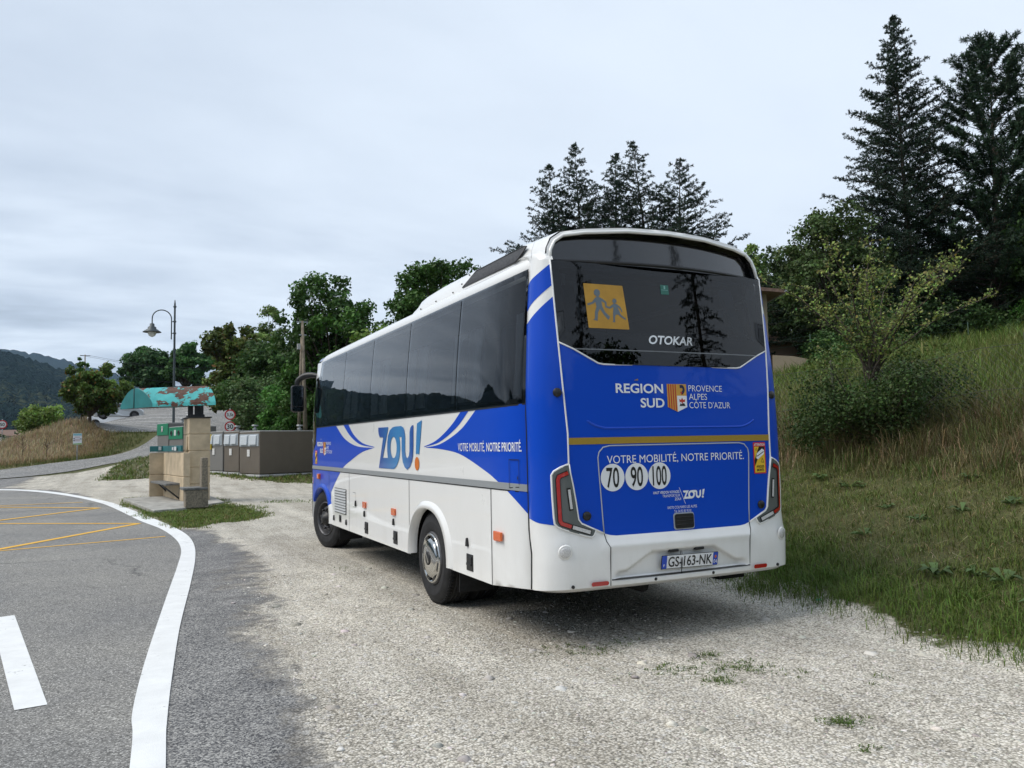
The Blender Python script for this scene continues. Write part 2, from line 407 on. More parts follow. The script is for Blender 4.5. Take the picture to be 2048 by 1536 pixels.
# wheel arch lips
for fn in (side, rside):
    for yc, hw, zt, ms in ((2.04, .49, .81, [WHITE]), (6.24, .50, .80, [BLUE])):
        A = arch(yc, hw, zt, .37); B = arch(yc, hw+.075, zt+.062, .37)
        b = MB(); V = []; n = len(A)
        for k, (off, L) in enumerate(((.0, B), (.022, [(a[0]*.5+c[0]*.5, a[1]*.5+c[1]*.5) for a, c in zip(A, B)]), (.030, A), (-.06, A))):
            V += path3(fn, L, off)
        b.add(V, [(k*n+i, k*n+i+1, (k+1)*n+i+1, (k+1)*n+i) for k in range(3) for i in range(n-1)], 0, True)
        o = b.build('wheel_arch', ms, bus)
        if ms[0] is BLUE and fn is side:
            me = o.data; me.materials.append(WHITE)
            for p in me.polygons:
                if p.center.z < .60: p.material_index = 1
# ---- logo and lettering on the flank -----------------------------------
ZM = [(3.551, 1.543), (3.197, 1.541), (3.219, 1.503), (3.309, 1.366), (3.393, 1.231), (3.218, 1.233), (3.238, 1.301), (3.232, 1.393), (3.204, 1.457), (3.149, 1.506), (3.056, 1.535), (2.967, 1.541), (2.778, 1.541), (2.716, 1.527), (2.679, 1.496), (2.659, 1.44), (2.663, 1.303), (2.648, 1.26), (2.601, 1.233), (2.553, 1.257), (2.532, 1.303), (2.523, 1.48), (2.499, 1.517), (2.459, 1.537), (2.416, 1.541), (2.422, 1.345), (2.435, 1.262), (2.462, 1.212), (2.516, 1.161), (2.604, 1.129), (2.678, 1.151), (2.732, 1.195), (2.761, 1.259), (2.768, 1.324), (2.765, 1.437), (2.841, 1.438), (2.818, 1.39), (2.816, 1.324), (2.836, 1.25), (2.874, 1.202), (2.933, 1.157), (3.007, 1.129), (3.067, 1.126), (3.539, 1.126), (3.474, 1.254), (3.376, 1.441), (3.5, 1.442), (3.536, 1.471), (3.552, 1.509)]
ZH = ell(3.027, 1.337, .105, .105, 24); ZX = [(2.311, 1.552), (2.18, 1.578), (2.208, 1.466), (2.263, 1.273), (2.307, 1.281), (2.351, 1.277), (2.334, 1.427)]; ZD = ell(2.323, 1.19, .062, .061, 24)
LOGO = bpy.data.materials.new('logo_blue'); LOGO.use_nodes = True
def _logo():
    t = LOGO.node_tree; b = t.nodes['Principled BSDF']; tc = N(t, 'ShaderNodeTexCoord'); s = N(t, 'ShaderNodeSeparateXYZ'); t.links.new(tc.outputs['Object'], s.inputs[0])
    f = mth(t, 'DIVIDE', mth(t, 'SUBTRACT', 3.56, s.outputs[1]), 1.2)
    t.links.new(ramp(t, f, [(0, (.012, .06, .36)), (.35, (.03, .19, .50)), (.6, (.045, .26, .58)), (.83, (.03, .16, .48)), (.96, (.012, .07, .38)), (1, (.04, .25, .56))]), b.inputs['Base Color'])
    b.inputs['Roughness'].default_value = .35; b.inputs['Coat Weight'].default_value = .8
_logo()
LBX = mat('logo_light_blue', (.04, .24, .56), .35, coat=.8)
def zou(b, fn, off, sc=1., origin=(0, 0), flat=None):
    T = lambda L: [((p[0])*sc+origin[0], (p[1])*sc+origin[1]) for p in L]
    surf(b, [T(ZM), T(ZH)], fn, off, 0, .12*sc if sc > .3 else .05); surf(b, [T(ZX)], fn, off, 1, .3); surf(b, [T(ZD)], fn, off, 2, .3)
part(lambda b: zou(b, side, .0045), 'logo', [LOGO, LBX, ORANGE], label='big blue ZOU! logo with an orange dot')
part(lambda b: text(b, 'VOTRE MOBILITÉ, ', -1.322, -.80, 1.305, .062, lefttext, .005, bold=0), 'lettering', [TXTW])
part(lambda b: text(b, 'NOTRE PRIORITÉ.', -.77, -.198, 1.305, .062, lefttext, .005, bold=.012), 'lettering', [TXTW])
def reg(b, fn, x, z, s, off, mi=0, half=0):
    """regional name block; x, z = its lower left corner, s = its width"""
    if half == 0: text(b, 'REGION', x, x+.39*s, z+.105*s, .065*s, fn, off, mi, bold=.022)
    if half == 2: text(b, 'SUD', x+.195*s, x+.395*s, z+.005*s, .065*s, fn, off, mi, bold=.022)
    for i, (w, t_) in enumerate(() if half != 1 else ((.31, 'PROVENCE'), (.165, 'ALPES'), (.38, "CÔTE D'AZUR"))):
        text(b, t_, x+.612*s, x+(.612+w)*s, z+(.122-.0605*i)*s, .043*s, fn, off, mi, bold=-.004)
def shield(b, fn, x, z, s, off):
    """mi: 0 gold 1 red 2 white 3 navy 4 black"""
    w, h = .17*s, .197*s; R = lambda L: [(x+a*w, z+c*h) for a, c in L]
    surf(b, [R([(0, 1), (.5, 1), (.5, 0), (0, .17)])], fn, off, 0, .3); surf(b, [R([(.5, 1), (1, 1), (1, .58), (.5, .58)])], fn, off, 0, .3)
    surf(b, [R([(.5, .58), (1, .58), (1, .17), (.5, 0)])], fn, off, 2, .3)
    for i in range(4):
        a = .06+.115*i; surf(b, [R([(a, .99), (a+.055, .99), (a+.055, .17-.34*(a+.055)+.01), (a, .17-.34*a+.01)])], fn, off+.0006, 1, .3)
    surf(b, [R(stroke(cat([(.66, .91), (.80, .91), (.86, .80), (.80, .70), (.72, .66)], 5), .11))], fn, off+.0006, 3, .3)
    surf(b, [R([(.66, .73), (.78, .71), (.74, .60), (.70, .67)])], fn, off+.001, 1, .3)
    surf(b, [R([(.60, .46), (.68, .43), (.72, .46), (.75, .52), (.78, .46), (.83, .43), (.91, .46), (.88, .34), (.80, .36), (.75, .28), (.70, .36), (.62, .34)])], fn, off+.0006, 1, .3)
    surf(b, [R([(.60, .21), (.66, .31), (.72, .27), (.77, .31), (.86, .30), (.91, .21)])], fn, off+.001, 4, .3)
SHM = [mat('shield_gold', (.62, .33, .05), .45), mat('shield_red', (.50, .04, .02), .45), TXTW, mat('shield_navy', (.01, .015, .06), .45), TXTK]
for k in (0, 1, 2): part(lambda b: reg(b, lefttext, -6.55, 1.265, .90, .005, 0, k), 'lettering', [TXTW])
part(lambda b: shield(b, lefttext, -6.55+.42*.9, 1.235, .90, .005), 'emblem', SHM, label='small striped shield near the front')
part(lambda b: (surf(b, [rrect(-6.69, 1.115, -6.56, 1.30, .01)], lefttext, .0045, 0, .3), surf(b, [rrect(-6.68, 1.122, -6.57, 1.27, .01)], lefttext, .0052, 1, .3), surf(b, [[(-6.68, 1.16), (-6.68, 1.20), (-6.57, 1.27), (-6.57, 1.23)]], lefttext, .0058, 2, .3), text(b, 'ATTENTION', -6.68, -6.57, 1.276, .016, lefttext, .0055, 3), text(b, 'ANGLES', -6.675, -6.575, 1.147, .016, lefttext, .0055, 2, bold=.01), text(b, 'MORTS', -6.67, -6.58, 1.127, .016, lefttext, .0055, 2, bold=.01)), 'warning_sticker', [REDV, YEL, TXTK, TXTW])
part(lambda b: text(b, 'ZOU', -7.15, -6.86, .84, .085, lefttext, .005, 0, bold=.03) and text(b, '!', -6.84, -6.81, .84, .085, lefttext, .005, 1, bold=.02), 'lettering', [TXTW, ORANGE])
# ---- side fittings -----------------------------------------------------
for y, z in ((4.10, .71), (3.03, .71), (.59, .715)):
    part(lambda b: (surf(b, [rrect(-y-.062, z-.034, -y+.062, z+.034, .012)], lefttext, .016, 0, .3), b.box((-.006, y, z), (.018, .115, .062))), 'side_marker', [ORL], .004)
part(lambda b: b.box((-.012, 6.40, .95), (.05, .10, .075)), 'side_marker', [ORL], .012)
for y in (4.04, 2.99, 1.12):
    part(lambda b: (b.box((.0, y, .465), (.012, .125, .125)), b.box((-.008, y, .485), (.008, .095, .05)), b.box((-.010, y, .452), (.012, .095, .02))), 'flap_handle', [BLACK], .006)
part(lambda b: (b.box((.0, 5.24, .47), (.012, .10, .085)), b.box((-.008, 5.24, .47), (.008, .06, .04))), 'flap_handle', [BLACK], .006)
for y, z in ((4.11, .61), (3.04, .61), (1.16, .612), (5.56, .455), (4.93, .45), (4.485, .70)):
    part(lambda b: (b.prism([(y-.022, z-.03), (y+.022, z-.03), (y+.018, z), (y+.006, z+.034), (y-.006, z+.034), (y-.018, z)], lambda p, q, t: (t, p, q), .004, -.016)), 'latch', [BLACK], .004)
def louvre(b):
    surf(b, [rrect(4.93, .535, 5.53, .84, .01)], side, .003, 0, .2)
    for k in range(9):
        z = .556+.0325*k; b.prism([(0, z-.012), (-.018, z-.007), (-.006, z+.014), (0, z+.014)], lambda p, q, t: (p, t, q), 4.945, 5.515, 1)
part(louvre, 'louvre_vent', [mat('vent_dark', (.16, .16, .155), .6), mat('vent_slat', (.50, .50, .485), .4, metal=.3)])
part(lambda b: [surf(b, [L, ], side, .009, 0, .3) for L in (stroke([(.24, 1.085), (.24, 1.25), (.39, 1.25), (.39, 1.06)], .005), stroke([(.39, 1.06), (.24, 1.07)], .005))] and surf(b, [[(.245, 1.13), (.262, 1.11), (.262, 1.15)]], side, .012, 1, .3), 'filler_flap', [TXTK, BLACK])
part(lambda b: surf(b, [stroke([(4.62, .82), (4.50, .82), (4.495, .66), (4.62, .655)], .004)], side, .003, 0, .3), 'filler_flap', [TXTK])
# ---- window band and panes ---------------------------------------------
BAND = BEDGE+[(6.60, 1.622), (6.66, 1.39), (7.05, 1.165), (7.17, 1.165), (7.17, 2.14), (6.98, 2.30), (6.62, 2.34), (6.57, 2.53)]
PANES = [(.185, 1.362), (1.378, 2.635), (2.65, 3.895), (3.91, 5.145), (5.16, 6.48)]
WHOLE = [rrect(a+.03, 1.66, c-.03, 2.49, .03) for a, c in PANES]+[[(6.66, 1.60), (6.72, 1.42), (7.03, 1.24), (7.13, 1.24), (7.13, 2.10), (6.95, 2.26), (6.66, 2.30)]]
for fn in (side, rside):
    part(lambda b: surf(b, [BAND]+WHOLE, fn, .001, 0, .15), 'window_frame', [GLOSSB])
    for a, c in PANES:
        part(lambda b: surf(b, [rrect(a, 1.632, c, 2.522, .02)], fn, .006, 0, .3), 'side_window', [GLASS])
    part(lambda b: surf(b, [[(6.50, 1.632), (6.615, 1.61), (6.675, 1.40), (7.04, 1.18), (7.165, 1.18), (7.165, 2.13), (6.97, 2.29), (6.62, 2.33), (6.50, 2.34)]], fn, .005, 0, .2), 'driver_window', [GLASS])
    part(lambda b: surf(b, [[(6.57, 2.53), (6.62, 2.34), (6.98, 2.30), (7.17, 2.14), (7.17, 2.55)]], fn, .003, 0, .2), 'front_pillar', [WHITE])
# ---- corner posts ------------------------------------------------------
RB = [(.21, 2.60), (.214, 2.50), (.222, 2.25), (.23, 2.03), (.245, 1.75), (.268, 1.42), (.268, 1.217)]
TLIN = [(.277, 1.155), (.293, 1.078), (.312, .961), (.327, .853), (.348, .825), (.397, .803), (.451, .78), (.515, .752)]
LB = RB+TLIN+[(.522, .70), (.543, .66), (.545, .41)]
Ledge = [(float(SX(z))+.0002, z) for z in np.linspace(.41, 2.60, 30)]
def band(z0, z1, x1): # edge curve from the side seam up to the rear seam
    return cat([(float(SX(z0)), z0), (.06, z0+(z1-z0)*.28), (.13, z0+(z1-z0)*.62), (x1, z1)], 6)
b0, b1, b2 = band(2.41, 2.572, .2125), band(2.245, 2.425, .2185), band(2.155, 2.345, .2195)
CB1 = b1+[(.2125, 2.572)]+b0[::-1]; CB1 = b1+b0[::-1]
bot = cat([(-.0199, .868), (.04, .842), (.11, .83), (.165, .822)], 5)
CB2 = b2+[(.222, 2.25), (.23, 2.03), (.245, 1.75), (.268, 1.42), (.268, 1.217), (.277, 1.155), (.293, 1.078), (.312, .961), (.327, .853), (.30, .80), (.24, .786)]+bot[::-1]+[(float(SX(z))+.0001, z) for z in np.linspace(.9, 2.13, 16)]
for fn in (corner, rcorner):
    def bld(b):
        surf(b, [U(Ledge+LB, .06)], fn, 0, 0, .09); surf(b, [U(CB1, .04)], fn, .002, 1, .09); surf(b, [U(CB2, .05)], fn, .002, 1, .09)
        pr = path3(fn, [(c_u(x, z), z) for x, z in LB[:15]], .003); b.tube(pr, .0065, 6, 0)
        pr = path3(fn, [(c_u(x, z), z) for x, z in LB[14:]], .001); b.tube(pr, .003, 5, 2)
        pr = [(p[0], p[1]+.003, p[2]) for p in path3(fn, [(0., z) for z in np.linspace(.41, 2.6, 30)], .0)]; b.tube(pr, .008, 6, 2)
    part(bld, 'corner_panel', [WHITE, BLUE, TXTK], label='blue corner post with white bands')
    def cap(b):
        V = []; n = 15; m = 6
        for k in range(m):
            t = k/(m-1)*math.pi/2
            for i in range(n):
                u = i/(n-1)*.87; x, y, z = [float(q[0]) for q in fn(np.array([u]), np.array([2.60]), 0)]
                cx = .16 if fn is corner else BW-.16
                s = math.cos(t); V.append((cx+(x-cx)*(.35+.65*s), y+(1-s)*.17, 2.60+.075*math.sin(t)))
        b.add(V, [(k*n+i, k*n+i+1, (k+1)*n+i+1, (k+1)*n+i) for k in range(m-1) for i in range(n-1)], 0, True)
    part(cap, 'corner_cap', [WHITE])
# ---- rear panel, door lines, gold tape ---------------------------------
WIN = [(.23, 2.03), (.34, 1.985), (.52, 1.892), (.56, 1.885), (BW-.56, 1.885), (BW-.52, 1.892), (BW-.34, 1.985), (BW-.23, 2.03)]
LP = [(.23, 2.03), (.245, 1.75), (.268, 1.42), (.268, 1.217)]+TLIN
RP = WIN+mir(LP)[1:]+[(BW-.56, .738), (BW-.61, .732), (.61, .732), (.56, .738)]+LP[::-1][:-1]
def rp(b):
    surf(b, [RP], rear, .0, 0, .08)
    b.tube(path3(rear, WIN, .003), .006, 6, 1)
    DL = [(.515, .755), (.505, .95), (.49, 1.20), (.488, 1.255), (.497, 1.29), (.53, 1.322), (.58, 1.332)]
    b.tube(path3(rear, subdiv(DL+mir(DL)[::-1], .1)[:-12], .001), .0045, 6, 2)
    surf(b, [[(.270, 1.344), (BW-.270, 1.344), (BW-.270, 1.389), (.270, 1.389)]], rear, .0028, 3, .1)
    b.tube(path3(rear, cat([(.41, 1.505), (.47, 1.472), (.54, 1.453), (.62, 1.45), (HC, 1.45), (BW-.62, 1.45), (BW-.54, 1.453), (BW-.47, 1.472), (BW-.41, 1.505)], 5), -.004), [.002]+[.010]*39+[.002], 8, 0)
part(rp, 'rear_panel', [BLUE, WHITE, PALE, GOLD], label='blue rear panel with a gold tape stripe and engine door')
# ---- bumper ------------------------------------------------------------
def bumper(x, z, off=0.):
    X, y, Z = rear(x, z, off)
    zl = np.interp(np.abs(np.asarray(x)-HC), [0, .27, .46, .60], [.612, .612, .508, .49])
    edge = 1-sstep(.50, .585, np.abs(np.asarray(x)-HC))
    return X, y+.030*sstep(0, .014, zl-Z)*sstep(.448, .452, Z)*edge-.006*(1-sstep(.444, .448, Z)), Z
BP = [(.515, .752), (.56, .738), (.61, .732), (BW-.61, .732), (BW-.56, .738), (BW-.515, .752), (BW-.522, .70), (BW-.543, .66), (BW-.545, .41), (.545, .41), (.543, .66), (.522, .70)]
def bp_(b):
    surf(b, [BP], bumper, 0, 0, .0125)
    surf(b, [[(.548, .4445), (BW-.548, .4445), (BW-.548, .4515), (.548, .4515)]], bumper, .004, 1, .05)
part(bp_, 'rear_bumper', [WHITE, TXTK])
# underside lip of bumper and corners
def lipf(b):
    xs = np.concatenate([-.02+.32*np.linspace(0, 1, 14)**2, np.linspace(.34, BW-.34, 14), BW+.02-.32*np.linspace(1, 0, 14)**2])
    x, y, z = rear(np.clip(xs, -.0199, BW+.0199), np.full(len(xs), .411), 0); n = len(xs)
    V = [(x[i], y[i], .411) for i in range(n)]+[(x[i]*.96+.04*HC, y[i]+.03, .385) for i in range(n)]+[(x[i]*.9+.1*HC, y[i]+.14, .385) for i in range(n)]
    b.add(V, [(k*n+i, k*n+i+1, (k+1)*n+i+1, (k+1)*n+i) for k in range(2) for i in range(n-1)], 0, True)
part(lipf, 'bumper_lip', [WHITE])
# ---- rear lights -------------------------------------------------------
TLO = [(.268, 1.217)]+TLIN[:-1]+[(.436, .746), (.418, .734), (.377, .743), (.24, .786), (.175, .813), (.158, .833), (.153, .875), (.146, 1.008), (.143, 1.148), (.159, 1.171), (.207, 1.196)]
TLR = [(.255, 1.161), (.192, 1.138), (.183, 1.116), (.188, .968), (.192, .852), (.203, .833), (.268, .810)]
for fn in (corner, rcorner):
    tlight = part(lambda b: (surf(b, [U(TLO, .05)], fn, .010, 0, .06), b.tube(path3(fn, [(c_u(x, z), z) for x, z in TLO+TLO[:1]], .004), .008, 6, 1)), 'tail_light', [TLG, WHITE])
    part(lambda b: surf(b, [U(stroke(TLR, .036), .03)], fn, .0125, 0, .06) and surf(b, [U(stroke(TLR, .024), .03)], fn, .018, 1, .06), 'brake_strip', [TXTK, REDL], parent=tlight)
    part(lambda b: surf(b, [U(stroke([(.272, .809), (.412, .763)], .036), .03)], fn, .0126, 0, .06) and surf(b, [U(stroke([(.278, .807), (.405, .766)], .024), .03)], fn, .018, 1, .06), 'reversing_strip', [TXTK, CLEAR], parent=tlight)
    part(lambda b: surf(b, [U(stroke([(.257, 1.062), (.274, .915)], .030), .03)], fn, .0126, 0, .06) and surf(b, [U(stroke([(.259, 1.052), (.273, .925)], .018), .03)], fn, .017, 1, .06), 'indicator_strip', [TXTK, CLEAR], parent=tlight)
    fr_ = (lambda x: x) if fn is corner else (lambda x: BW-x)
    def disc(b, x, z, r, t, mi=0, n=22, rings=None):
        c = path3(rear, [(x, z)], 0)[0]; e = path3(rear, [(x+.01, z), (x, z+.01)], 0)
        nx = Vector(e[0])-Vector(c); nz = Vector(e[1])-Vector(c); nn = nx.cross(nz).normalized(); nx.normalize(); nz.normalize()
        b.lathe(rings or [(r, -.01), (r, t*.7), (r*.9, t), (0.001, t)], lambda p, q, h: tuple(Vector(c)+nx*p+nz*q+nn*h), n, mi)
    part(lambda b: disc(b, fr_(.21), .65, .046, .003, 1, rings=[(.050, -.004), (.046, .006), (.036, .004)]) or disc(b, fr_(.21), .65, .036, .010, 0), 'reversing_lamp', [CLEAR, WHITE])
    part(lambda b: surf(b, [rrect(.39, .418, .52, .446, .013)] if fn is corner else [rrect(BW-.52, .418, BW-.39, .446, .013)], bumper, .012, 0, .3), 'reflector', [REDL])
    for x, z, r in ((.205, 1.69, .030), (.39, .872, .030)): part(lambda b: disc(b, fr_(x), z, r, .016), 'rubber_stop', [BLACK])
    for x in (.265, .895): part(lambda b: disc(b, fr_(x), .425, .011, .010), 'parking_sensor', [BLACK])
# ---- rear window and visor ---------------------------------------------
WPOLY = WIN[::-1]+[(.222, 2.25), (.21, 2.592), (BW-.21, 2.592), (BW-.222, 2.25)]
part(lambda b: surf(b, [WPOLY, [(.30, 2.10), (BW-.30, 2.10), (BW-.28, 2.54), (.28, 2.54)]], rear, .0, 0, .12), 'window_surround', [GLOSSB])
part(lambda b: surf(b, [[(p[0]+(.004 if p[0] < HC else -.004), p[1]) for p in WPOLY]], rear, .005, 0, .15), 'rear_window', [RGLASS])
part(lambda b: surf(b, [[(.335, 1.982), (BW-.335, 1.982), (BW-.335, 1.99), (.335, 1.99)]], rear, .007, 0, .15), 'window_joint', [mat('joint', (.16, .17, .18), .3)])
TOPIN = [(.225, 2.603), (.236, 2.678), (.268, 2.738), (.33, 2.782), (.48, 2.806), (.8, 2.832), (HC, 2.840)]; TOPIN = TOPIN+mir(TOPIN)[::-1][1:]
TOPOUT = [(.200, 2.603), (.210, 2.69), (.245, 2.756), (.315, 2.805), (.47, 2.832), (.8, 2.858), (HC, 2.866)]; TOPOUT = TOPOUT+mir(TOPOUT)[::-1][1:]
def visor(x, z, off=0.):   # the black panel over the window leans forward
    x = np.asarray(x, float); z = np.asarray(z, float); d = np.abs(x-HC); return x+0*z, .115+.10*(z-2.6)+.10*(d/.9)**2-off, z+0*x
def top_back(x, z, off=0.):   # the visor leans out towards the rear
    x = np.asarray(x, float); z = np.asarray(z, float); d = np.abs(x-HC); return x+0*z, .015+.035*np.clip((z-2.6)/.2, 0, 1.4)+.15*(d/.92)**2-off, z+0*x
part(lambda b: surf(b, [[(x, z) for x, z in TOPOUT]+TOPIN[::-1]], top_back, .0, 0, .06) and b.tube(path3(top_back, TOPIN, -.002), .012, 6, 0), 'roof_rim', [WHITE])
part(lambda b: surf(b, [[(HC+(x-HC)*1.018, z+(.016 if z > 2.61 else -.002)) for x, z in TOPIN]], visor, 0, 0, .08) and b.add([p for p in path3(top_back, TOPIN, .0)]+[p for p in path3(visor, TOPIN, 0)], [(i, i+1, len(TOPIN)+i+1, len(TOPIN)+i) for i in range(len(TOPIN)-1)], 0), 'rear_visor', [GLOSSB])
part(lambda b: b.tube([(x, top_back(np.array([x]), np.array([2.605]))[1][0]+.045, 2.603) for x in np.linspace(.215, BW-.215, 20)], .012, 6), 'visor_lip', [BLACK])
# things seen in the rear window
def rtext(b, *a, **k): return text(b, a[0], *a[1:5], rear, *a[5:], **k)
part(lambda b: text(b, 'OTOKAR', .94, 1.322, 2.038, .062, rear, .010, bold=.025, shear=.22), 'lettering', [CHROME], label='chrome maker name on the rear window')
def school(b):
    Q = np.array([(.446, 2.445), (.758, 2.443), (.788, 2.133), (.465, 2.134)])
    def sq(u, v, off):
        u = np.asarray(u); v = np.asarray(v)
        x = (1-v)*((1-u)*Q[3, 0]+u*Q[2, 0])+v*((1-u)*Q[0, 0]+u*Q[1, 0]); z = 2.134+v*.311; return rear(x, z, off)
    surf(b, [rrect(0, 0, 1, 1, .02)], sq, .0075, 0, .3)
    P = lambda L: [((x-380+(y-265)*-.088)/790, 1-(y-265-(x-380)*.085)/925) for x, y in L]
    man = [(610, 400), (660, 398), (700, 430), (705, 500), (678, 545), (680, 560), (760, 610), (825, 670), (830, 755), (880, 775), (940, 730), (975, 700), (990, 705), (1030, 720), (1100, 780), (1125, 830), (1138, 890), (1120, 895), (1095, 830), (1045, 775), (1070, 850), (1100, 945), (1200, 1030), (1185, 1060), (1080, 980), (1055, 945), (1000, 940), (980, 1000), (980, 1100), (925, 1095), (945, 1070), (945, 930), (960, 780), (890, 815), (800, 785), (790, 690), (725, 650), (740, 760), (790, 880), (885, 985), (850, 1045), (825, 1020), (760, 930), (690, 810), (650, 890), (635, 1060), (555, 1035), (585, 1010), (590, 880), (625, 760), (605, 660), (575, 695), (460, 735), (445, 695), (545, 660), (600, 580), (640, 555), (585, 500), (585, 440)]
    surf(b, [P(man)], sq, .0085, 1, .5); surf(b, [P(ell(988, 652, 42, 50, 18))], sq, .0088, 1, .5)
part(school, 'school_sign', [SIGNY, SIGNG], label='yellow school transport sign with two walking figures')
part(lambda b: surf(b, [stroke([(.40, 2.10), (.82, 2.10)], .022), stroke([(.43, 2.10), (.40, 2.46)], .02)], rear, -.03, 0, .3), 'sign_holder', [mat('holder', (.35, .42, .48), .5)])
part(lambda b: surf(b, [rrect(1.08, 2.405, 1.15, 2.475, .004)], rear, .0075, 0, .3) and surf(b, [rrect(1.085, 2.436, 1.145, 2.439, .001), rrect(1.109, 2.445, 1.121, 2.47, .004)], rear, .0082, 1, .3), 'window_sticker', [GREENV, mat('sticker_pale', (.25, .5, .45), .5)])
for x in (.29, BW-.33): part(lambda b: surf(b, [rrect(x-.03, 2.43, x+.035, 2.51, .004)], rear, -.02, 0, .3), 'ceiling_lamp', [mat('lamp_panel', (.55, .57, .6), .5)])
# lettering on the rear panel
for k in (1, 2): part(lambda b: reg(b, rear, .648, 1.585, 1., .003, 0, k), 'lettering', [TXTW])
part(lambda b: reg(b, rear, .648, 1.585, 1., .003) or surf(b, [[(.795, 1.778), (.832, 1.790), (.832, 1.778)]], rear, .003, 1, .3), 'lettering', [TXTW, GOLD])
surf_ = MB(); surf(surf_, [[(-6.335, 1.447), (-6.30, 1.458), (-6.30, 1.447)]], lefttext, .005, 0, .3); surf_.build('accent_mark', [TXTW], bus)
part(lambda b: shield(b, rear, 1.07, 1.56, 1., .003), 'emblem', SHM, label='shield of the region with stripes, dolphin and eagle')
part(lambda b: text(b, 'VOTRE MOBILITÉ, NOTRE PRIORITÉ.', .555, 1.745, 1.212, .052, rear, .003, bold=0), 'lettering', [TXTW])
for x, t_, w in ((.595, '70', .098), (.785, '90', .098), (.972, '100', .118)):
    part(lambda b: surf(b, [ell(x, 1.118, .092, .092, 40)], rear, .004, 0, .3) and text(b, t_, x-w/2, x+w/2, 1.052, .132, rear, .0055, 1, bold=.012), 'speed_disc', [TXTW, TXTK], label='white disc reading '+t_)
for a_ in (('HAUT VERDON VOYAGES', .915, 1.135, .992, .012), ('TRANSPORTEUR', .99, 1.14, .967, -.004), ('ZOU!', 1.095, 1.148, .942, .012), ('04370 COLMARS LES ALPES', 1.03, 1.285, .885, -.002), ('Tél. 04 92 83 95 81', 1.085, 1.232, .857, -.002)):
    part(lambda b: text(b, a_[0], a_[1], a_[2], a_[3], .018, rear, .003, bold=a_[4]), 'lettering', [TXTW])
part(lambda b: surf(b, [stroke([(1.135, 1.03), (1.185, .915)], .003)], rear, .003, 0, .3), 'divider_line', [TXTW])
def zs(b):
    m_ = lambda u, v, off: rear(1.36-np.asarray(u), v, off); k = .14
    T = lambda L: [((p[0]-2.18)*k, .948+(p[1]-1.126)*k) for p in L]
    surf(b, [T(ZM), T(ZH)], m_, .003, 0, .02); surf(b, [T(ZX)], m_, .003, 0, .05); surf(b, [T(ZD)], m_, .003, 0, .05)
part(zs, 'logo', [TXTW], label='small white ZOU! logo')
part(lambda b: (surf(b, [rrect(1.075, .735+.005, 1.255, .855, .02)], rear, .003, 0, .3), surf(b, [rrect(1.083, .748, 1.247, .847, .016)], rear, .010, 1, .3), [b.tube(path3(rear, [(1.095, z), (1.235, z)], .012), .004, 5, 1) for z in (.775, .80, .825)]), 'door_latch', [PALE, BLACK])
def stick(b):
    surf(b, [rrect(1.842, 1.10, 1.967, 1.332, .008)], rear, .0035, 0, .3); surf(b, [rrect(1.852, 1.108, 1.957, 1.300, .005)], rear, .0042, 1, .3)
    surf(b, [[(1.852, 1.155), (1.852, 1.205), (1.90, 1.30), (1.957, 1.30), (1.957, 1.26), (1.90, 1.235)]], rear, .0048, 2, .3)
    surf(b, [[(1.868, 1.215), (1.875, 1.25), (1.93, 1.285), (1.953, 1.272), (1.948, 1.245), (1.885, 1.205)]], rear, .0056, 3, .3)
    surf(b, [stroke([(1.875, 1.228), (1.945, 1.262)], .006)], rear, .0062, 2, .3)
    surf(b, [stroke([(1.915, 1.185), (1.93, 1.212), (1.945, 1.182), (1.915, 1.185)], .003), stroke([(1.862, 1.275), (1.872, 1.29), (1.882, 1.272), (1.862, 1.275)], .002)], rear, .0055, 2, .3)
    text(b, 'ATTENTION', 1.85, 1.96, 1.306, .017, rear, .0045, 3, bold=.02); text(b, 'ANGLES', 1.868, 1.945, 1.143, .019, rear, .0055, 2, bold=.02); text(b, 'MORTS', 1.872, 1.942, 1.117, .019, rear, .0055, 2, bold=.02)
part(stick, 'warning_sticker', [REDV, YEL, TXTK, TXTW], label='red and yellow blind spot warning sticker')
# number plate: slightly askew, held by a cable tie
def plate(b):
    fn = lambda u, v, off: tuple(np.asarray(q) for q in ((.940+np.asarray(u)*1.+0*np.asarray(v)), np.full(np.shape(u), .004)-off-.018*np.asarray(v)/.1, .478+np.asarray(v)-.008*np.asarray(u)/.49+.004))
    surf(b, [rrect(0, 0, .49, .096, .008)], fn, .000, 3, .3); surf(b, [rrect(.004, .004, .486, .092, .007)], fn, .002, 0, .3)
    for a in (.004, .444): surf(b, [rrect(a, .004, a+.042, .092, .006)], fn, .003, 1, .3)
    text(b, 'GS-163-NK', .058, .436, .014, .068, fn, .004, 3, bold=.012); text(b, 'F', .018, .030, .016, .018, fn, .0042, 0, bold=.01); text(b, '04', .449, .481, .016, .026, fn, .0042, 0)
    surf(b, [ell(.465, .062, .009, .011, 14)], fn, .0042, 2, .3)
pl = part(plate, 'number_plate', [TXTW, PLATEB, ORANGE, TXTK], label='licence plate GS-163-NK with blue ends')
part(lambda b: (b.tube([(1.103, -.006, .60), (1.106, -.012, .53), (1.112, -.004, .47), (1.112, .0, .442)], .0028, 5), b.tube([(1.116, -.006, .60), (1.117, -.012, .53), (1.113, -.004, .47)], .0024, 5)), 'cable_tie', [BLACK])
for x in (1.055, 1.275): part(lambda b: b.box((x, .010, .602), (.075, .035, .018)), 'plate_lamp', [BLACK], .004)
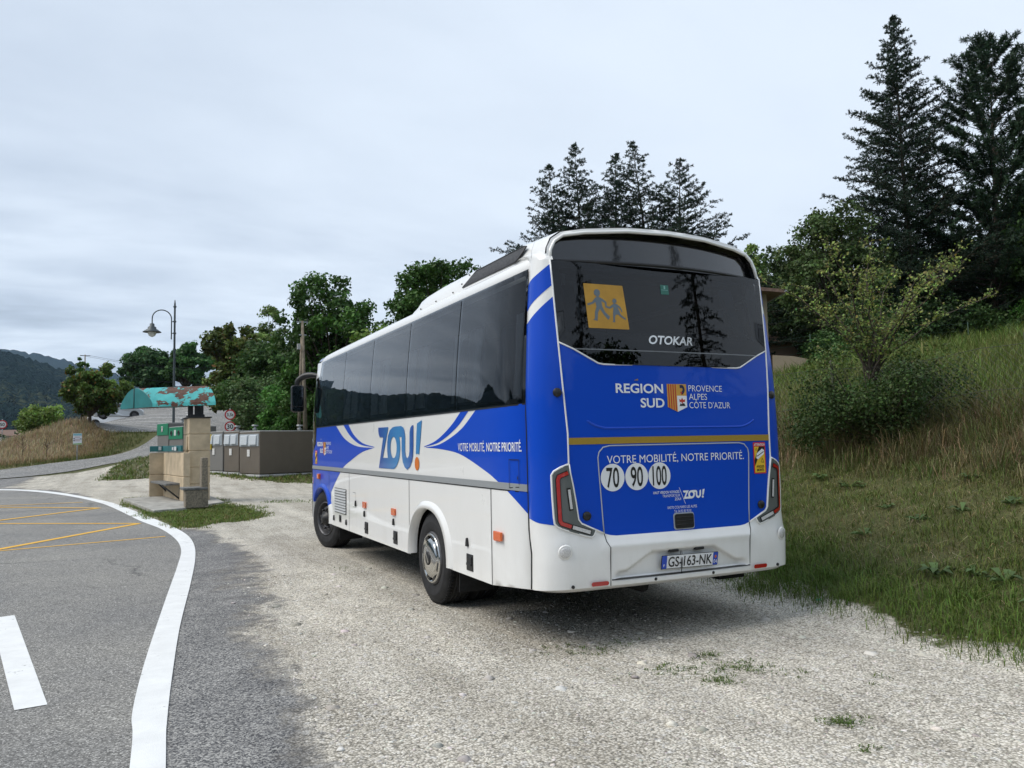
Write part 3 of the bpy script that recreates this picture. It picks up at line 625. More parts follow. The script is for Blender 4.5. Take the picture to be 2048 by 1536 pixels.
# ---- roof, air conditioning pod ----------------------------------------
half = [(.090, 2.47), (.0735, 2.534), (.076, 2.558), (.085, 2.588), (.112, 2.618), (.165, 2.648), (.26, 2.672), (.5, 2.70), (.8, 2.715), (HC, 2.72)]
SECT = half+[(BW-x, z) for x, z in half[:-1][::-1]]
def roof(b):
    st = [(.14, 0, .0), (.40, 0, .0), (.5, 0, .0), (.6, 0, .0), (.75, 0, 0), (1, 0, 0), (2, 0, 0), (3, 0, 0), (4, 0, 0), (5, 0, 0), (6, 0, 0), (6.5, .006, .0), (6.75, .025, .01), (6.95, .07, .03), (7.08, .13, .06), (7.17, .22, .10), (7.21, .33, .14)]
    V = []; n = len(SECT)
    for y, dz, dx in st:
        for x, z in SECT:
            yy = y+(.19 if y < .2 else 0); xr = .10*max(0, (.75-max(yy, .30))/.45)**2*min(1, max(0, abs(x-HC)-.55)/.35)
            V.append((x+(HC-x)*dx+math.copysign(xr, HC-x), yy, (1.37+(z-1.37)*(1+xr/2.32))-dz*(1 if z > 2.6 else .8)))
    b.add(V, [(i*n+j, i*n+j+1, (i+1)*n+j+1, (i+1)*n+j) for i in range(len(st)-1) for j in range(n-1)], 0, True)
    m = len(b.v); b.v += [(HC, 7.22, 2.2)]; b.f += [[(len(st)-1)*n+j, (len(st)-1)*n+j+1, m] for j in range(n-1)]; b.mi += [0]*(n-1); b.sm += [False]*(n-1)
part(roof, 'roof', [WHITE])
part(lambda b: surf(b, [[(6.62, 2.57), (6.76, 2.56), (6.76, 2.60), (6.62, 2.615)]], lambda u, v, o: (.086+.0*u+(np.asarray(v)-2.57)*.7-.012, np.asarray(u), np.asarray(v)-.012), 0, 0, .2), 'roof_stripe', [NAVY])
part(lambda b: surf(b, [[(6.98, 2.44), (7.16, 2.30), (7.2, 2.32), (7.02, 2.52)]], lambda u, v, o: (.10+0*u+np.clip(np.asarray(u)-6.9, 0, 1)*.16, np.asarray(u), np.asarray(v)-.0), 0, 0, .2), 'roof_stripe', [NAVY])
ph = [(.150, 2.635), (.160, 2.69), (.195, 2.765), (.26, 2.812), (.45, 2.838), (.8, 2.862), (HC, 2.870)]
PS = ph+[(BW-x, z) for x, z in ph[:-1][::-1]]
def pod(b):
    V = []; n = len(PS); st = [(-.028, 1.), (.25, 1.), (.6, 1.), (1.2, 1.), (1.8, 1.), (2.3, .985), (2.55, .94), (2.72, .80), (2.86, .50), (2.96, .16), (3.02, 0.)]
    for y, k in st:
        for x, z in PS:
            yy = y if y > .1 else float(top_back(np.array([x]), np.array([z]))[1][0])
            tp_ = .05*max(0, (.75-max(yy, .22))/.53)**2*min(1, abs(x-HC)/.8)**4
            V.append((x+(.02*(1-k)+tp_ if x < HC else -.02*(1-k)-tp_), yy, 2.64+(z-2.64)*k))
    b.add(V, [(i*n+j, i*n+j+1, (i+1)*n+j+1, (i+1)*n+j) for i in range(len(st)-1) for j in range(n-1)], 0, True)
    for y in (.30,):
        b.tube([(x-.001 if x < HC else x+.001, y+(z-2.64)*.2, z+.000) for x, z in PS], .0012, 4, 1)
part(pod, 'roof_pod', [WHITE, PALE])
def gr(s, v, off): # on the sloping flank of the pod
    v = np.asarray(v, float); s = np.asarray(s, float)
    x = np.interp(v, [2.635, 2.69, 2.765, 2.812, 2.838], [.150, .160, .195, .26, .45]); return x-off*.8, s+0*v, v+off*.6
GRL = [(1.56, 2.662), (.56, 2.662), (.50, 2.68), (.44, 2.755), (.50, 2.766), (1.36, 2.766)]
GRM = bpy.data.materials.new('grille'); GRM.use_nodes = True
def _g():
    t = GRM.node_tree; b = t.nodes['Principled BSDF']; tc = N(t, 'ShaderNodeTexCoord'); w = N(t, 'ShaderNodeTexVoronoi'); w.inputs['Scale'].default_value = 70
    t.links.new(tc.outputs['Object'], w.inputs['Vector']); t.links.new(ramp(t, w.outputs['Distance'], [(.2, (.006, .006, .006)), (.6, (.05, .05, .052))]), b.inputs['Base Color']); b.inputs['Roughness'].default_value = .6
_g()
for fn in (gr, lambda s, v, o: (BW-gr(s, v, o)[0],)+gr(s, v, o)[1:]):
    part(lambda b: surf(b, [GRL], fn, .004, 0, .03) and b.tube(path3(fn, GRL+GRL[:1], .003), .006, 6, 1), 'pod_grille', [GRM, BLACK])
for y, z in ((1.60, 2.70), (1.50, 2.76), (1.78, 2.66), (2.2, 2.655), (2.62, 2.652)):
    part(lambda b: b.tube([path3(gr, [(y, z)], -.004)[0], path3(gr, [(y, z)], .008)[0]], .007, 8), 'pod_bolt', [BLACK])
# ---- front -------------------------------------------------------------
def front(x, z, off=0.):
    x = np.asarray(x, float); z = np.asarray(z, float); d = np.abs(x-HC)
    y = 7.47-.05*(d/.9)**2-.22*np.clip((d-.80)/.30, 0, 1)**2.2-np.interp(z, [.3, 1.2, 2.3, 2.6], [.03, 0, .20, .34]); return x+0*z, y+off, z+0*x
part(lambda b: surf(b, [[(.095, .36), (BW-.095, .36), (BW-.095, 1.15), (.095, 1.15)]], front, 0, 0, .12) and surf(b, [[(.095, .60), (BW-.095, .60), (BW-.095, 1.14), (.095, 1.14)]], front, .003, 1, .12), 'front_panel', [WHITE, BLUE])
part(lambda b: surf(b, [[(.095, 1.15), (BW-.095, 1.15), (BW-.13, 2.32), (.13, 2.32)]], front, 0, 0, .12), 'windscreen', [GLASS])
for x in (.36, BW-.36): part(lambda b: surf(b, [ell(x, .78, .17, .10, 24)], front, .008, 0, .2), 'headlight', [CLEAR])
def mirror(sgn):
    X = lambda x: x if sgn > 0 else BW-x
    arm = part(lambda b: b.tube([(X(x), y, z) for x, y, z in cat([(.17, 7.22, 2.39), (.08, 7.33, 2.415), (-.02, 7.43, 2.40), (-.10, 7.47, 2.33), (-.11, 7.47, 2.22)], 6)], [.03+.018*math.sin(math.pi*i/24) for i in range(25)], 10), 'mirror_arm', [BLACK])
    h = part(lambda b: b.prism(rrect(-.195, 1.87, -.015, 2.27, .04), lambda p, q, t: (X(p), t, q), 7.42, 7.53), 'mirror_housing', [BLACK], .015, parent=arm)
    part(lambda b: b.prism(rrect(-.185, 1.96, -.03, 2.255, .03), lambda p, q, t: (X(p), t, q), 7.415, 7.42) and b.prism(rrect(-.185, 1.885, -.03, 1.945, .02), lambda p, q, t: (X(p), t, q), 7.415, 7.42), 'mirror_glass', [mat('mirror_glass', (.30, .31, .33), .03, metal=1.)], parent=arm)
mirror(1); mirror(-1)
# ---- underbody, wheels, flaps ------------------------------------------
def under(b):
    for y0, y1, ins in ((.20, .72, .42), (.72, 1.48, .10), (2.62, 5.66, .10), (6.84, 7.15, .10)): b.box((HC, (y0+y1)/2, .66), (BW-ins, y1-y0, .60))
    b.box((HC, 3.7, .62), (.9, 6.9, .44)); b.box((HC, 3.95, .99), (BW-.09, 6.4, .08)); b.box((HC, 2.05, .40), (1.3, .16, .16)); b.box((HC, 6.3, .40), (1.5, .12, .14)); b.box((1.9, .55, .34), (.25, .3, .12))
    b.tube([(1.0, .3, .33), (.95, 1.2, .34), (.95, 2.9, .35)], .055, 8)
part(under, 'underbody', [mat('underbody', (.008, .008, .008), .9)])
for x, y, z0 in ((.20, 1.47, .18), (BW-.20, 1.47, .18), (.22, 5.60, .17), (BW-.22, 5.60, .17)):
    part(lambda b: b.box((x, y, (z0+.42)/2), (.30, .012, .42-z0)), 'mud_flap', [RUBBER], .003)
TYRE = [(.222, .012), (.235, .0), (.262, -.004), (.30, -.012), (.318, -.013), (.322, -.010), (.350, -.004), (.366, .006), (.372, .012), (.383, .026), (.386, .04)]
gro = []
for k in range(5):
    a = .04+k*.034; gro += [(.386, a), (.386, a+.024), (.376, a+.026), (.376, a+.032)]
TYRE = TYRE+gro+[(.386, .21), (.372, .228), (.33, .24), (.222, .235)]
def wheel(x, y, sgn, steer, cap):
    w = bpy.data.objects.new('wheel', None); link(w, bus); w.empty_display_size = .1; w.location = (x, y, .386); w.rotation_euler = (0, 0, (0 if sgn > 0 else math.pi)+steer)
    ax = lambda p, q, h: (h, p, q)
    def ty(b):
        b.lathe(TYRE, ax, 72)
        for k in range(72):            # tread blocks across the shoulders
            a = 2*math.pi*k/72
            for h0 in (.028, .20):
                c, s = math.cos(a), math.sin(a); b.add([(h0+dh, c*r-s*t, s*r+c*t) for r in (.378, .3885) for dh, t in ((-.012, -.007), (.03, -.007), (.03, .007), (-.012, .007))], [(4, 5, 6, 7), (0, 1, 5, 4), (1, 2, 6, 5), (2, 3, 7, 6), (3, 0, 4, 7)])
    part(ty, 'tyre', [RUBBER], parent=w)
    if cap:
        part(lambda b: b.lathe([(.226, .03), (.226, .0), (.219, -.012), (.212, -.012), (.208, -.002), (.205, .03), (.16, .05), (.001, .05)], ax, 48), 'rim', [STEEL], parent=w)
        def hc(b):
            b.lathe([(.212, .0), (.211, -.018), (.203, -.024), (.192, -.020), (.182, -.008), (.172, -.008), (.16, -.026), (.145, -.034), (.08, -.042), (.001, -.044)], ax, 56)
            for k in range(8):
                a = 2*math.pi*(k+.4)/8; L = [(.192*math.cos(a+t), .192*math.sin(a+t)) for t in np.linspace(-.2, .2, 6)]+[(.170*math.cos(a+t), .170*math.sin(a+t)) for t in np.linspace(.2, -.2, 6)]
                b.prism(L, lambda p, q, t: (t, p, q), -.018, -.0245, 1)
        h = part(hc, 'hub_cap', [CHROME, TXTK], parent=w)
        part(lambda b: b.lathe([(.058, -.03), (.058, -.048), (.05, -.051), (.001, -.051)], ax, 28) and b.prism(stroke([(-.03, -.035), (.03, .035)], .014), lambda p, q, t: (t, p, q), -.050, -.053, 1), 'hub_badge', [BLACK, CHROME], parent=w)
    else:
        part(lambda b: b.lathe([(.226, .03), (.226, .0), (.219, -.010), (.212, -.008), (.206, .02), (.198, .07), (.185, .085), (.175, .060), (.165, .030), (.150, .018), (.108, .018), (.100, .03), (.095, .05), (.001, .05)], ax, 56), 'rim', [STEEL], parent=w)
        def hb(b):
            b.lathe([(.097, .05), (.095, .01), (.085, -.012), (.062, -.02), (.055, -.045), (.001, -.05)], ax, 32)
            for k in range(8):
                a = 2*math.pi*k/8+.2; b.tube([(.02, .129*math.cos(a), .129*math.sin(a)), (-.012, .129*math.cos(a), .129*math.sin(a))], .014, 6)
        part(hb, 'hub', [mat('hub_dark', (.018, .018, .018), .5)], parent=w)
wheel(.03, 2.03, 1, 0, True); wheel(BW-.03, 2.03, -1, 0, True); wheel(.05, 6.28, 1, math.radians(15), False); wheel(BW-.05, 6.28, -1, math.radians(15), False)
for s in (.30, BW-.30-.24): part(lambda b: b.lathe(TYRE, lambda p, q, h: (s+h, 2.03+p, .386+q), 40), 'inner_tyre', [RUBBER])
# ---- interior ----------------------------------------------------------
part(lambda b: (b.box((HC, 3.85, 1.30), (BW-.14, 6.1, .10)), b.box((HC, 3.75, 2.60), (BW-.30, 6.3, .04)), b.box((HC, 6.4, 1.5), (BW-.2, .04, .4)), b.box((.32, 3.45, 2.36), (.36, 5.6, .16)), b.box((BW-.32, 3.45, 2.36), (.36, 5.6, .16)), b.box((HC, .36, 1.55), (BW-.5, .03, .75))), 'cabin', [INTER])
def seat(b):
    b.prism([(0, 1.35), (.42, 1.35), (.44, 1.75), (.10, 1.77), (-.10, 2.22), (-.20, 2.23), (-.03, 1.62)], lambda p, q, t: (t, p, q), -.44, .44)
s0 = None
for k in range(7):
    for x in (.56, BW-.56):
        if s0 is None: s0 = part(seat, 'seat', [SEATM], .03); s = s0
        else: s = s0.copy(); COL.objects.link(s); s.parent = bus
        s.location = (x, .85+.78*k, 0)
def curtain(y0, w, X):
    def f(b):
        n = 26; V = []
        for k, z in enumerate((1.70, 1.95, 2.28)):
            for i in range(n+1):
                t = i/n; ww = w*(1 if k != 1 else .85); V.append((X(.12+float(sxz(z))+.016*math.sin(i*1.9)), y0+ww*(t-.5), z))
        b.add(V, [(k*(n+1)+i, k*(n+1)+i+1, (k+1)*(n+1)+i+1, (k+1)*(n+1)+i) for k in range(2) for i in range(n)], 0, True)
    part(f, 'curtain', [CURT])
for y in (.42, 1.30, 1.62, 2.56, 2.90, 3.80, 4.15, 5.05, 5.40): curtain(y, .26, lambda x: x)
def rearcurt(b):
    for i in range(9):
        t = i/8; b.tube([(1.72+.10*t, .22, 2.50), (1.80+.06*t, .20, 2.30), (1.90+.05*t, .20, 2.14), (1.90+.09*t, .21, 2.05)], [.016, .018, .012, .014], 6)
part(rearcurt, 'curtain', [mat('rear_curtain', (.16, .20, .26), .9)], label='tied back curtain in the rear window')
# ================================================================== TERRAIN
CTL = [(1.93, 25.75, .25), (3.75, 26.65, .35), (.85, 29.17, .29), (-3.31, 32.84, .12), (-1.54, 35.31, .25), (-6, 38, .05), (-3, 39, .25), (.5, 41, .6), (2.5, 46, 1.1), (-8.47, 44.27, .2), (-6.31, 45.43, .45), (-4.0, 48.74, .81), (-1.23, 51.82, 1.28), (2.37, 60.02, 2.26), (5.13, 67.51, 3.28), (-9.23, 50.16, .73), (-6.88, 52.35, .84), (-4.19, 54.37, 1.18), (-2.1, 55.54, 1.85), (-8.95, 56.66, 1.28), (-8.08, 59.52, 2.12), (-6.68, 60.98, 3.19), (-4.72, 60.04, 3.0), (-3.41, 59.45, 2.55), (-7.9, 75.98, 2.5), (-12.49, 89.67, -.04), (-18.89, 92.84, -1.2), (-2.42, 56.76, 2.41), (-.18, 56.78, 2.46), (-1.67, 72.95, 4.32), (-3.92, 67.43, 3.35), (3.29, 72.77, 4.35), (6.73, 91.0, 6.19), (-.48, 94.49, 6.23), (-5.62, 96.98, 6.17), (-14.62, 48.35, .25), (-14, 40, .0), (-22, 42, -.1), (-25, 55, -.6), (-30, 80, -2.), (0, 22, 0), (5, 22, .05), (-8, 22, 0), (-18, 25, 0), (-40, 30, -.4), (-60, 60, -2), (-40, 110, -3.5), (0, 125, 8), (30, 125, 10), (-15, 125, 0), (-14, 70, .6), (-20, 68, -.6), (-12.5, 100, 1.2), (-24, 120, -3), (-10.5, 63, 1.9), (-11, 78, 1.6), (12, 60, 3.2), (10, 40, 1.2), (9, 28, .6), (25, 80, 6), (-70, 0, -.5), (-60, 130, -5), (-11.5, 53, 1.15), (-12.5, 57, .6), (50, 100, 8)]
_C = np.array(CTL); _n = len(_C)
def _tps(d2): return np.where(d2 > 1e-9, .5*d2*np.log(np.maximum(d2, 1e-9)), 0)
_K = np.zeros((_n+3, _n+3)); _K[:_n, :_n] = _tps(((_C[:, None, :2]-_C[None, :, :2])**2).sum(2))+np.eye(_n)*.15
_K[:_n, _n] = 1; _K[:_n, _n+1:] = _C[:, :2]; _K[_n, :_n] = 1; _K[_n+1:, :_n] = _C[:, :2].T
_w = np.linalg.solve(_K, np.concatenate([_C[:, 2], [0, 0, 0]]))
def far(x, y):
    sh = np.shape(x); x = np.ravel(x); y = np.ravel(y); o = np.zeros(len(x))
    for s in range(0, len(x), 20000):
        a = x[s:s+20000]; b = y[s:s+20000]
        o[s:s+20000] = _tps((a[:, None]-_C[:, 0])**2+(b[:, None]-_C[:, 1])**2)@_w[:_n]+_w[_n]+a*_w[_n+1]+b*_w[_n+2]
    return o.reshape(sh)
def wob(x, y, s, seed=0):
    r = np.random.RandomState(seed); o = 0
    for k in range(5):
        a = r.rand()*6.28; f = s*(1+.55*k); o = o+np.sin((x*math.cos(a)+y*math.sin(a))*f+r.rand()*6.28)/(1+.4*k)
    return o/2.6
def edge_x(y): # foot of the grass bank
    return np.interp(y, [-30, -3, -1.5, -.2, 1.8, 4, 8, 14, 22, 35, 60, 120], [2.9, 2.45, 2.42, 2.5, 2.95, 3.05, 3.2, 4.3, 6.0, 7.6, 9., 14])
def H(x, y):
    x = np.asarray(x, float); y = np.asarray(y, float)
    m = sstep(17, 29, y)*np.ones_like(x)
    f = np.clip(far(x, y), -6, 11)*m
    e = x-edge_x(y); s = .5*(e+np.sqrt(e*e+.06))-.005
    s = np.where(e < -.6, 0, np.maximum(s, 0)*sstep(-.6, .3, e))
    h = np.where(s < 5, .36*s, np.where(s < 14, 1.8+.205*(s-5), 3.645+.05*(s-14)))
    damp = 1-.55*sstep(18, 40, y)
    b = (.05*wob(x, y, 1.7, 3)+.03*wob(x, y, 4.3, 4))*sstep(.2, 1.6, e)
    hx, hy = (x+1.3)*.96+(y-38)*.28, (y-38)*.96-(x+1.3)*.28
    f = f+.62*np.exp(-(hx/1.5)**2-(hy/4.2)**2)
    left = sstep(-35, -90, x)*-1.5
    return f+h*damp+b+left
def axis(segs):
    o = []
    for a, b, d in segs: o += list(np.arange(a, b, d))
    return np.array(o+[segs[-1][1]])
GX = axis([(-420, -120, 30), (-120, -40, 5), (-40, -14, 1.), (-14, -6, .4), (-6, 8, .16), (8, 20, .45), (20, 45, 1.4), (45, 120, 5), (120, 420, 30)])
GY = axis([(-420, -80, 34), (-80, -20, 4), (-20, -6, .7), (-6, 16, .16), (16, 36, .4), (36, 75, .6), (75, 110, 1.2), (110, 150, 4), (150, 420, 30)])
gx, gy = np.meshgrid(GX, GY); gz = H(gx, gy)
nx, ny = len(GX), len(GY)
idx = np.arange(nx*ny).reshape(ny, nx)
quads = np.stack([idx[:-1, :-1], idx[:-1, 1:], idx[1:, 1:], idx[1:, :-1]], -1).reshape(-1, 4)
OUT = [(-2.17, -.66), (-2.14, -.01), (-2.07, .96), (-1.96, 2.28), (-1.77, 4.17), (-1.6, 6.03), (-1.51, 7.52), (-1.51, 8.93), (-1.63, 10.4), (-1.89, 12.41), (-2.38, 15.94), (-2.87, 19.05), (-3.6, 22.12), (-4.51, 24.84), (-5.57, 27.15), (-6.48, 28.61), (-9, 32), (-13, 36.5), (-22, 43)]
INN = [(-2.31, -.59), (-2.30, .16), (-2.24, 1.05), (-2.14, 2.19), (-2.0, 3.7), (-1.81, 5.71), (-1.7, 7.16), (-1.71, 8.61), (-1.86, 10.38), (-2.16, 12.26), (-2.59, 15.6), (-3.03, 18.54), (-3.63, 21.35), (-4.44, 23.85), (-5.47, 26.2), (-6.36, 27.7), (-8.85, 31.1), (-12.8, 35.6), (-21.8, 42)]
OUT = [(-2.45, -14), (-2.3, -4)]+OUT; INN = [(-2.62, -14), (-2.46, -4)]+INN
OUTS = cat(OUT, 8); INNS = cat(INN, 8)
def polydist(P, L):
    d = np.full(len(P), 1e9)
    for a, b in zip(L[:-1], L[1:]):
        a = np.array(a); b = np.array(b); t = np.clip(((P-a)@(b-a))/((b-a)@(b-a)), 0, 1); d = np.minimum(d, np.linalg.norm(P-(a+t[:, None]*(b-a)), axis=1))
    return d
SHG = [(-2.51, 18.75), (-2.1, 13.73), (-1.76, 11.09), (-1.48, 10.2), (-1.25, 10.12), (-.85, 10.85), (-.54, 10.62), (-.01, 11.24), (.22, 12.23), (.09, 14.14), (-.09, 15.34), (-.28, 16.88), (-.41, 18.6), (-1.4, 20.4), (-2.4, 20.3)]
BING = [(.73, 27.4), (1.2, 26.2), (2.25, 23.9), (3.19, 23.2), (4.6, 23.6), (6.5, 24.5), (7, 34), (.6, 34), (.5, 30)]
HUMP = [(-3.5, 31.8), (-2.7, 30.6), (-1.6, 30.3), (.1, 31.2), (1.2, 33), (1.3, 42), (-.4, 48.6), (-1.9, 45.5), (-3.2, 39)]
P2 = np.stack([gx.ravel(), gy.ravel()], 1)
def sdf(P, L):
    d = polydist(P, list(L)+[L[0]]); return np.where(inside(P, [L]), -d, d)
def gravel_mask(P):
    e = P[:, 0]-edge_x(P[:, 1]); n = .35*wob(P[:, 0], P[:, 1], 2.1, 7)+.18*wob(P[:, 0], P[:, 1], 6.5, 8)
    g = 1-sstep(-.10, .40, e+n*.6)
    g *= 1-sstep(39.5, 43.5, P[:, 1]-P[:, 0]*.15+n)
    near = (P[:, 1] < 60) & (P[:, 1] > -40) & (P[:, 0] > -60)
    q = P[near]; nn = n[near]; gg = g[near]
    for L, w in ((SHG, .25), (BING, .5), (HUMP, .5)): gg *= sstep(-w, w*.4, sdf(q, L)+nn*.5*w/.25*.5)
    g[near] = gg; g[P[:, 0] < -45] = 0; return np.clip(g, 0, 1)
gmask = gravel_mask(P2)
def asphalt_mask(P):  # worn tarmac apron beyond the edge line, breaking up into gravel
    n = .22*wob(P[:, 0], P[:, 1], 2.3, 11)+.12*wob(P[:, 0], P[:, 1], 7., 12)
    r = np.interp(P[:, 1], [-20, -3, -.96, .81, 2.18, 4.2, 6.1, 7.4, 8.4, 9.9, 11, 16, 24, 30], [-1.5, -1.55, -1.55, -1.5, -1.38, -1.2, -.92, -.90, -1.05, -1.32, -1.78, -2.6, -3.9, -6.5])
    return 1-sstep(-.40, .40, P[:, 0]-r+n)
amask = asphalt_mask(P2)
me = fast('ground', np.stack([gx.ravel(), gy.ravel(), gz.ravel()], 1), quads, [], smooth=True)
def fattr(o, name, v):
    a = o.data.attributes.new(name, 'FLOAT', 'POINT'); a.data.foreach_set('value', np.asarray(v, np.float32))
fattr(me, 'gravel', gmask); fattr(me, 'tarmac', amask)
dry = np.clip(sstep(-2, -5.5, gx-0*gy).ravel()*sstep(46, 52, gy).ravel()+.25, 0, 1); fattr(me, 'dry', dry)
tag(me, kind='structure')

def chips(t, vec, scale, stops):
    v = N(t, 'ShaderNodeTexVoronoi'); v.inputs['Scale'].default_value = scale; v.inputs['Randomness'].default_value = 1
    t.links.new(vec, v.inputs['Vector']); s = N(t, 'ShaderNodeSeparateColor'); t.links.new(v.outputs['Color'], s.inputs[0])
    return ramp(t, s.outputs[0], stops), v.outputs['Distance'], s.outputs[1]
def ground_material():
    m = bpy.data.materials.new('ground'); m.use_nodes = True; t = m.node_tree; b = t.nodes['Principled BSDF']
    tc = N(t, 'ShaderNodeTexCoord'); P = tc.outputs['Object']
    nd = noise(t, P, 9, 3, .5, out=1); wv = N(t, 'ShaderNodeVectorMath', operation='MULTIPLY_ADD'); t.links.new(nd, wv.inputs[0]); wv.inputs[1].default_value = (.03, .03, .03); t.links.new(P, wv.inputs[2]); PW = wv.outputs[0]
    ga = N(t, 'ShaderNodeAttribute', attribute_name='gravel'); ta = N(t, 'ShaderNodeAttribute', attribute_name='tarmac'); da = N(t, 'ShaderNodeAttribute', attribute_name='dry')
    # limestone chippings
    c1, d1, r1 = chips(t, PW, 80, [(0, (.18, .170, .148)), (.17, (.40, .375, .32)), (.5, (.64, .60, .515)), (.8, (.79, .745, .65)), (1, (.88, .845, .77))])
    c2, d2, r2 = chips(t, PW, 34, [(0, (.45, .43, .39)), (.6, (.66, .64, .59)), (1, (.80, .78, .74))])
    big = mth(t, 'GREATER_THAN', r2, .90)
    gc = mixc(t, big, c1, c2)
    dust = ramp(t, noise(t, P, .55, 5, .6), [(.35, (0, 0, 0)), (.7, (1, 1, 1))])
    gc = mixc(t, mth(t, 'MULTIPLY', dust, .45), gc, (.69, .645, .555))
    gap = ramp(t, d1, [(.32, (1, 1, 1)), (.70, (.36, .35, .33))]); gc = mixc(t, .8, gc, gap, 'MULTIPLY')
    stain = ramp(t, noise(t, P, 1.1, 6, .65), [(.30, (.62, .60, .58)), (.55, (1, 1, 1))]); gc = mixc(t, .55, gc, stain, 'MULTIPLY')
    sp = N(t, 'ShaderNodeSeparateXYZ'); t.links.new(PW, sp.inputs[0]); mp = N(t, 'ShaderNodeMapping'); mp.inputs['Scale'].default_value = (1.5, .16, 1); mp.inputs['Rotation'].default_value = (0, 0, .12); t.links.new(P, mp.inputs[0])
    trk = ramp(t, noise(t, mp.outputs[0], 1.6, 5, .6, .4), [(.36, (.74, .725, .70)), (.52, (1, 1, 1)), (.68, (1.22, 1.21, 1.19))]); gc = mixc(t, .7, gc, trk, 'MULTIPLY')
    # tarmac with pale chips showing through
    t1, td, tr = chips(t, PW, 120, [(0, (.05, .051, .055)), (.30, (.15, .15, .15)), (.60, (.25, .245, .235)), (1, (.48, .47, .44))])
    tst = ramp(t, noise(t, P, 1.7, 6, .65), [(.32, (.52, .53, .56)), (.60, (1, 1, 1))]); tcol = mixc(t, .8, t1, tst, 'MULTIPLY')
    tn = mth(t, 'ADD', ta.outputs['Fac'], mth(t, 'MULTIPLY', mth(t, 'SUBTRACT', noise(t, P, 2.4, 9, .78), .5), 2.1))
    tf = ramp(t, tn, [(.34, (0, 0, 0)), (.80, (1, 1, 1))])
    rim = ramp(t, tn, [(.30, (1, 1, 1)), (.52, (.36, .36, .38)), (.66, (.50, .50, .52)), (.95, (1, 1, 1))])
    gcol = mixc(t, mth(t, 'MULTIPLY', ramp(t, noise(t, P, 4.5, 5, .7), [(.40, (.15, .15, .15)), (.58, (1, 1, 1))]), .8), mixc(t, tf, gc, tcol), mixc(t, 1, mixc(t, tf, gc, tcol), rim, 'MULTIPLY'))
    # soil and thatch of the verges
    s1 = ramp(t, noise(t, P, 2.2, 8, .7), [(.3, (.040, .062, .018)), (.52, (.070, .098, .030)), (.72, (.135, .125, .070))])
    s2 = ramp(t, noise(t, P, .35, 5, .6), [(.35, (.035, .052, .015)), (.65, (.085, .085, .035))]); sc = mixc(t, .5, s1, s2)
    sc = mixc(t, .75, sc, ramp(t, noise(t, P, 38, 4, .7), [(.3, (.25, .25, .22)), (.5, (.9, .9, .85)), (.7, (1.9, 1.75, 1.5))]), 'MULTIPLY')
    sc = mixc(t, mth(t, 'MULTIPLY', da.outputs['Fac'], .75), sc, ramp(t, noise(t, P, 1.4, 6, .7), [(.3, (.10, .072, .04)), (.7, (.24, .18, .105))]))
    gn = mth(t, 'ADD', ga.outputs['Fac'], mth(t, 'MULTIPLY', mth(t, 'SUBTRACT', noise(t, P, 7, 6, .7), .5), .8))
    gf = ramp(t, gn, [(.42, (0, 0, 0)), (.58, (1, 1, 1))])
    t.links.new(mixc(t, gf, sc, gcol), b.inputs['Base Color']); b.inputs['Roughness'].default_value = .92; b.inputs['Specular IOR Level'].default_value = .2
    hgt = mth(t, 'ADD', mth(t, 'MULTIPLY', d1, -1.), mth(t, 'MULTIPLY', noise(t, P, 20, 6, .7), .8))
    bn = N(t, 'ShaderNodeBump'); bn.inputs['Strength'].default_value = .55; bn.inputs['Distance'].default_value = .008
    t.links.new(hgt, bn.inputs['Height']); t.links.new(bn.outputs[0], b.inputs['Normal'])
    return m
me.data.materials.append(ground_material())
def road_material(name, dark, lite, wear=.35, scale=95):
    m = bpy.data.materials.new(name); m.use_nodes = True; t = m.node_tree; b = t.nodes['Principled BSDF']
    tc = N(t, 'ShaderNodeTexCoord'); P = tc.outputs['Object']
    c, d, r = chips(t, P, scale, [(0, tuple(.35*x for x in dark)), (.5, dark), (.85, lite), (1, tuple(min(1, 1.9*x) for x in lite))])
    w = ramp(t, noise(t, P, .5, 6, .65), [(.3, (.74, .75, .78)), (.7, (1.1, 1.09, 1.06))]); c = mixc(t, 1, c, w, 'MULTIPLY')
    w2 = ramp(t, noise(t, P, 6, 6, .7), [(.3, (.85, .85, .86)), (.7, (1.06, 1.06, 1.05))]); c = mixc(t, .7, c, w2, 'MULTIPLY')
    if wear:
        wn = N(t, 'ShaderNodeVectorMath', operation='MULTIPLY_ADD'); t.links.new(noise(t, P, 1.6, 6, .7, out=1), wn.inputs[0]); wn.inputs[1].default_value = (.55, .55, .55); t.links.new(P, wn.inputs[2])
        vd = N(t, 'ShaderNodeTexVoronoi', feature='DISTANCE_TO_EDGE'); vd.inputs['Scale'].default_value = .34; t.links.new(wn.outputs[0], vd.inputs['Vector'])
        ck = mth(t, 'MULTIPLY', ramp(t, vd.outputs['Distance'], [(.003, (1, 1, 1)), (.010, (0, 0, 0))]), ramp(t, noise(t, P, .45, 3, .6), [(.48, (0, 0, 0)), (.60, (1, 1, 1))]))
        c = mixc(t, mth(t, 'MULTIPLY', ck, .6), c, (.05, .05, .05))
    t.links.new(c, b.inputs['Base Color']); b.inputs['Roughness'].default_value = .85; b.inputs['Specular IOR Level'].default_value = .25
    bn = N(t, 'ShaderNodeBump'); bn.inputs['Strength'].default_value = .5; bn.inputs['Distance'].default_value = .006; t.links.new(d, bn.inputs['Height']); t.links.new(bn.outputs[0], b.inputs['Normal'])
    return m
ROADM = road_material('asphalt', (.245, .240, .226), (.335, .326, .305), scale=150); LOTM = road_material('lot_asphalt', (.23, .227, .217), (.31, .305, .292), 0, scale=30)
def drape(poly, off, res):
    return lambda: None
def drapef(off): return lambda u, v, o=0: (np.asarray(u, float), np.asarray(v, float), H(u, v)+off)
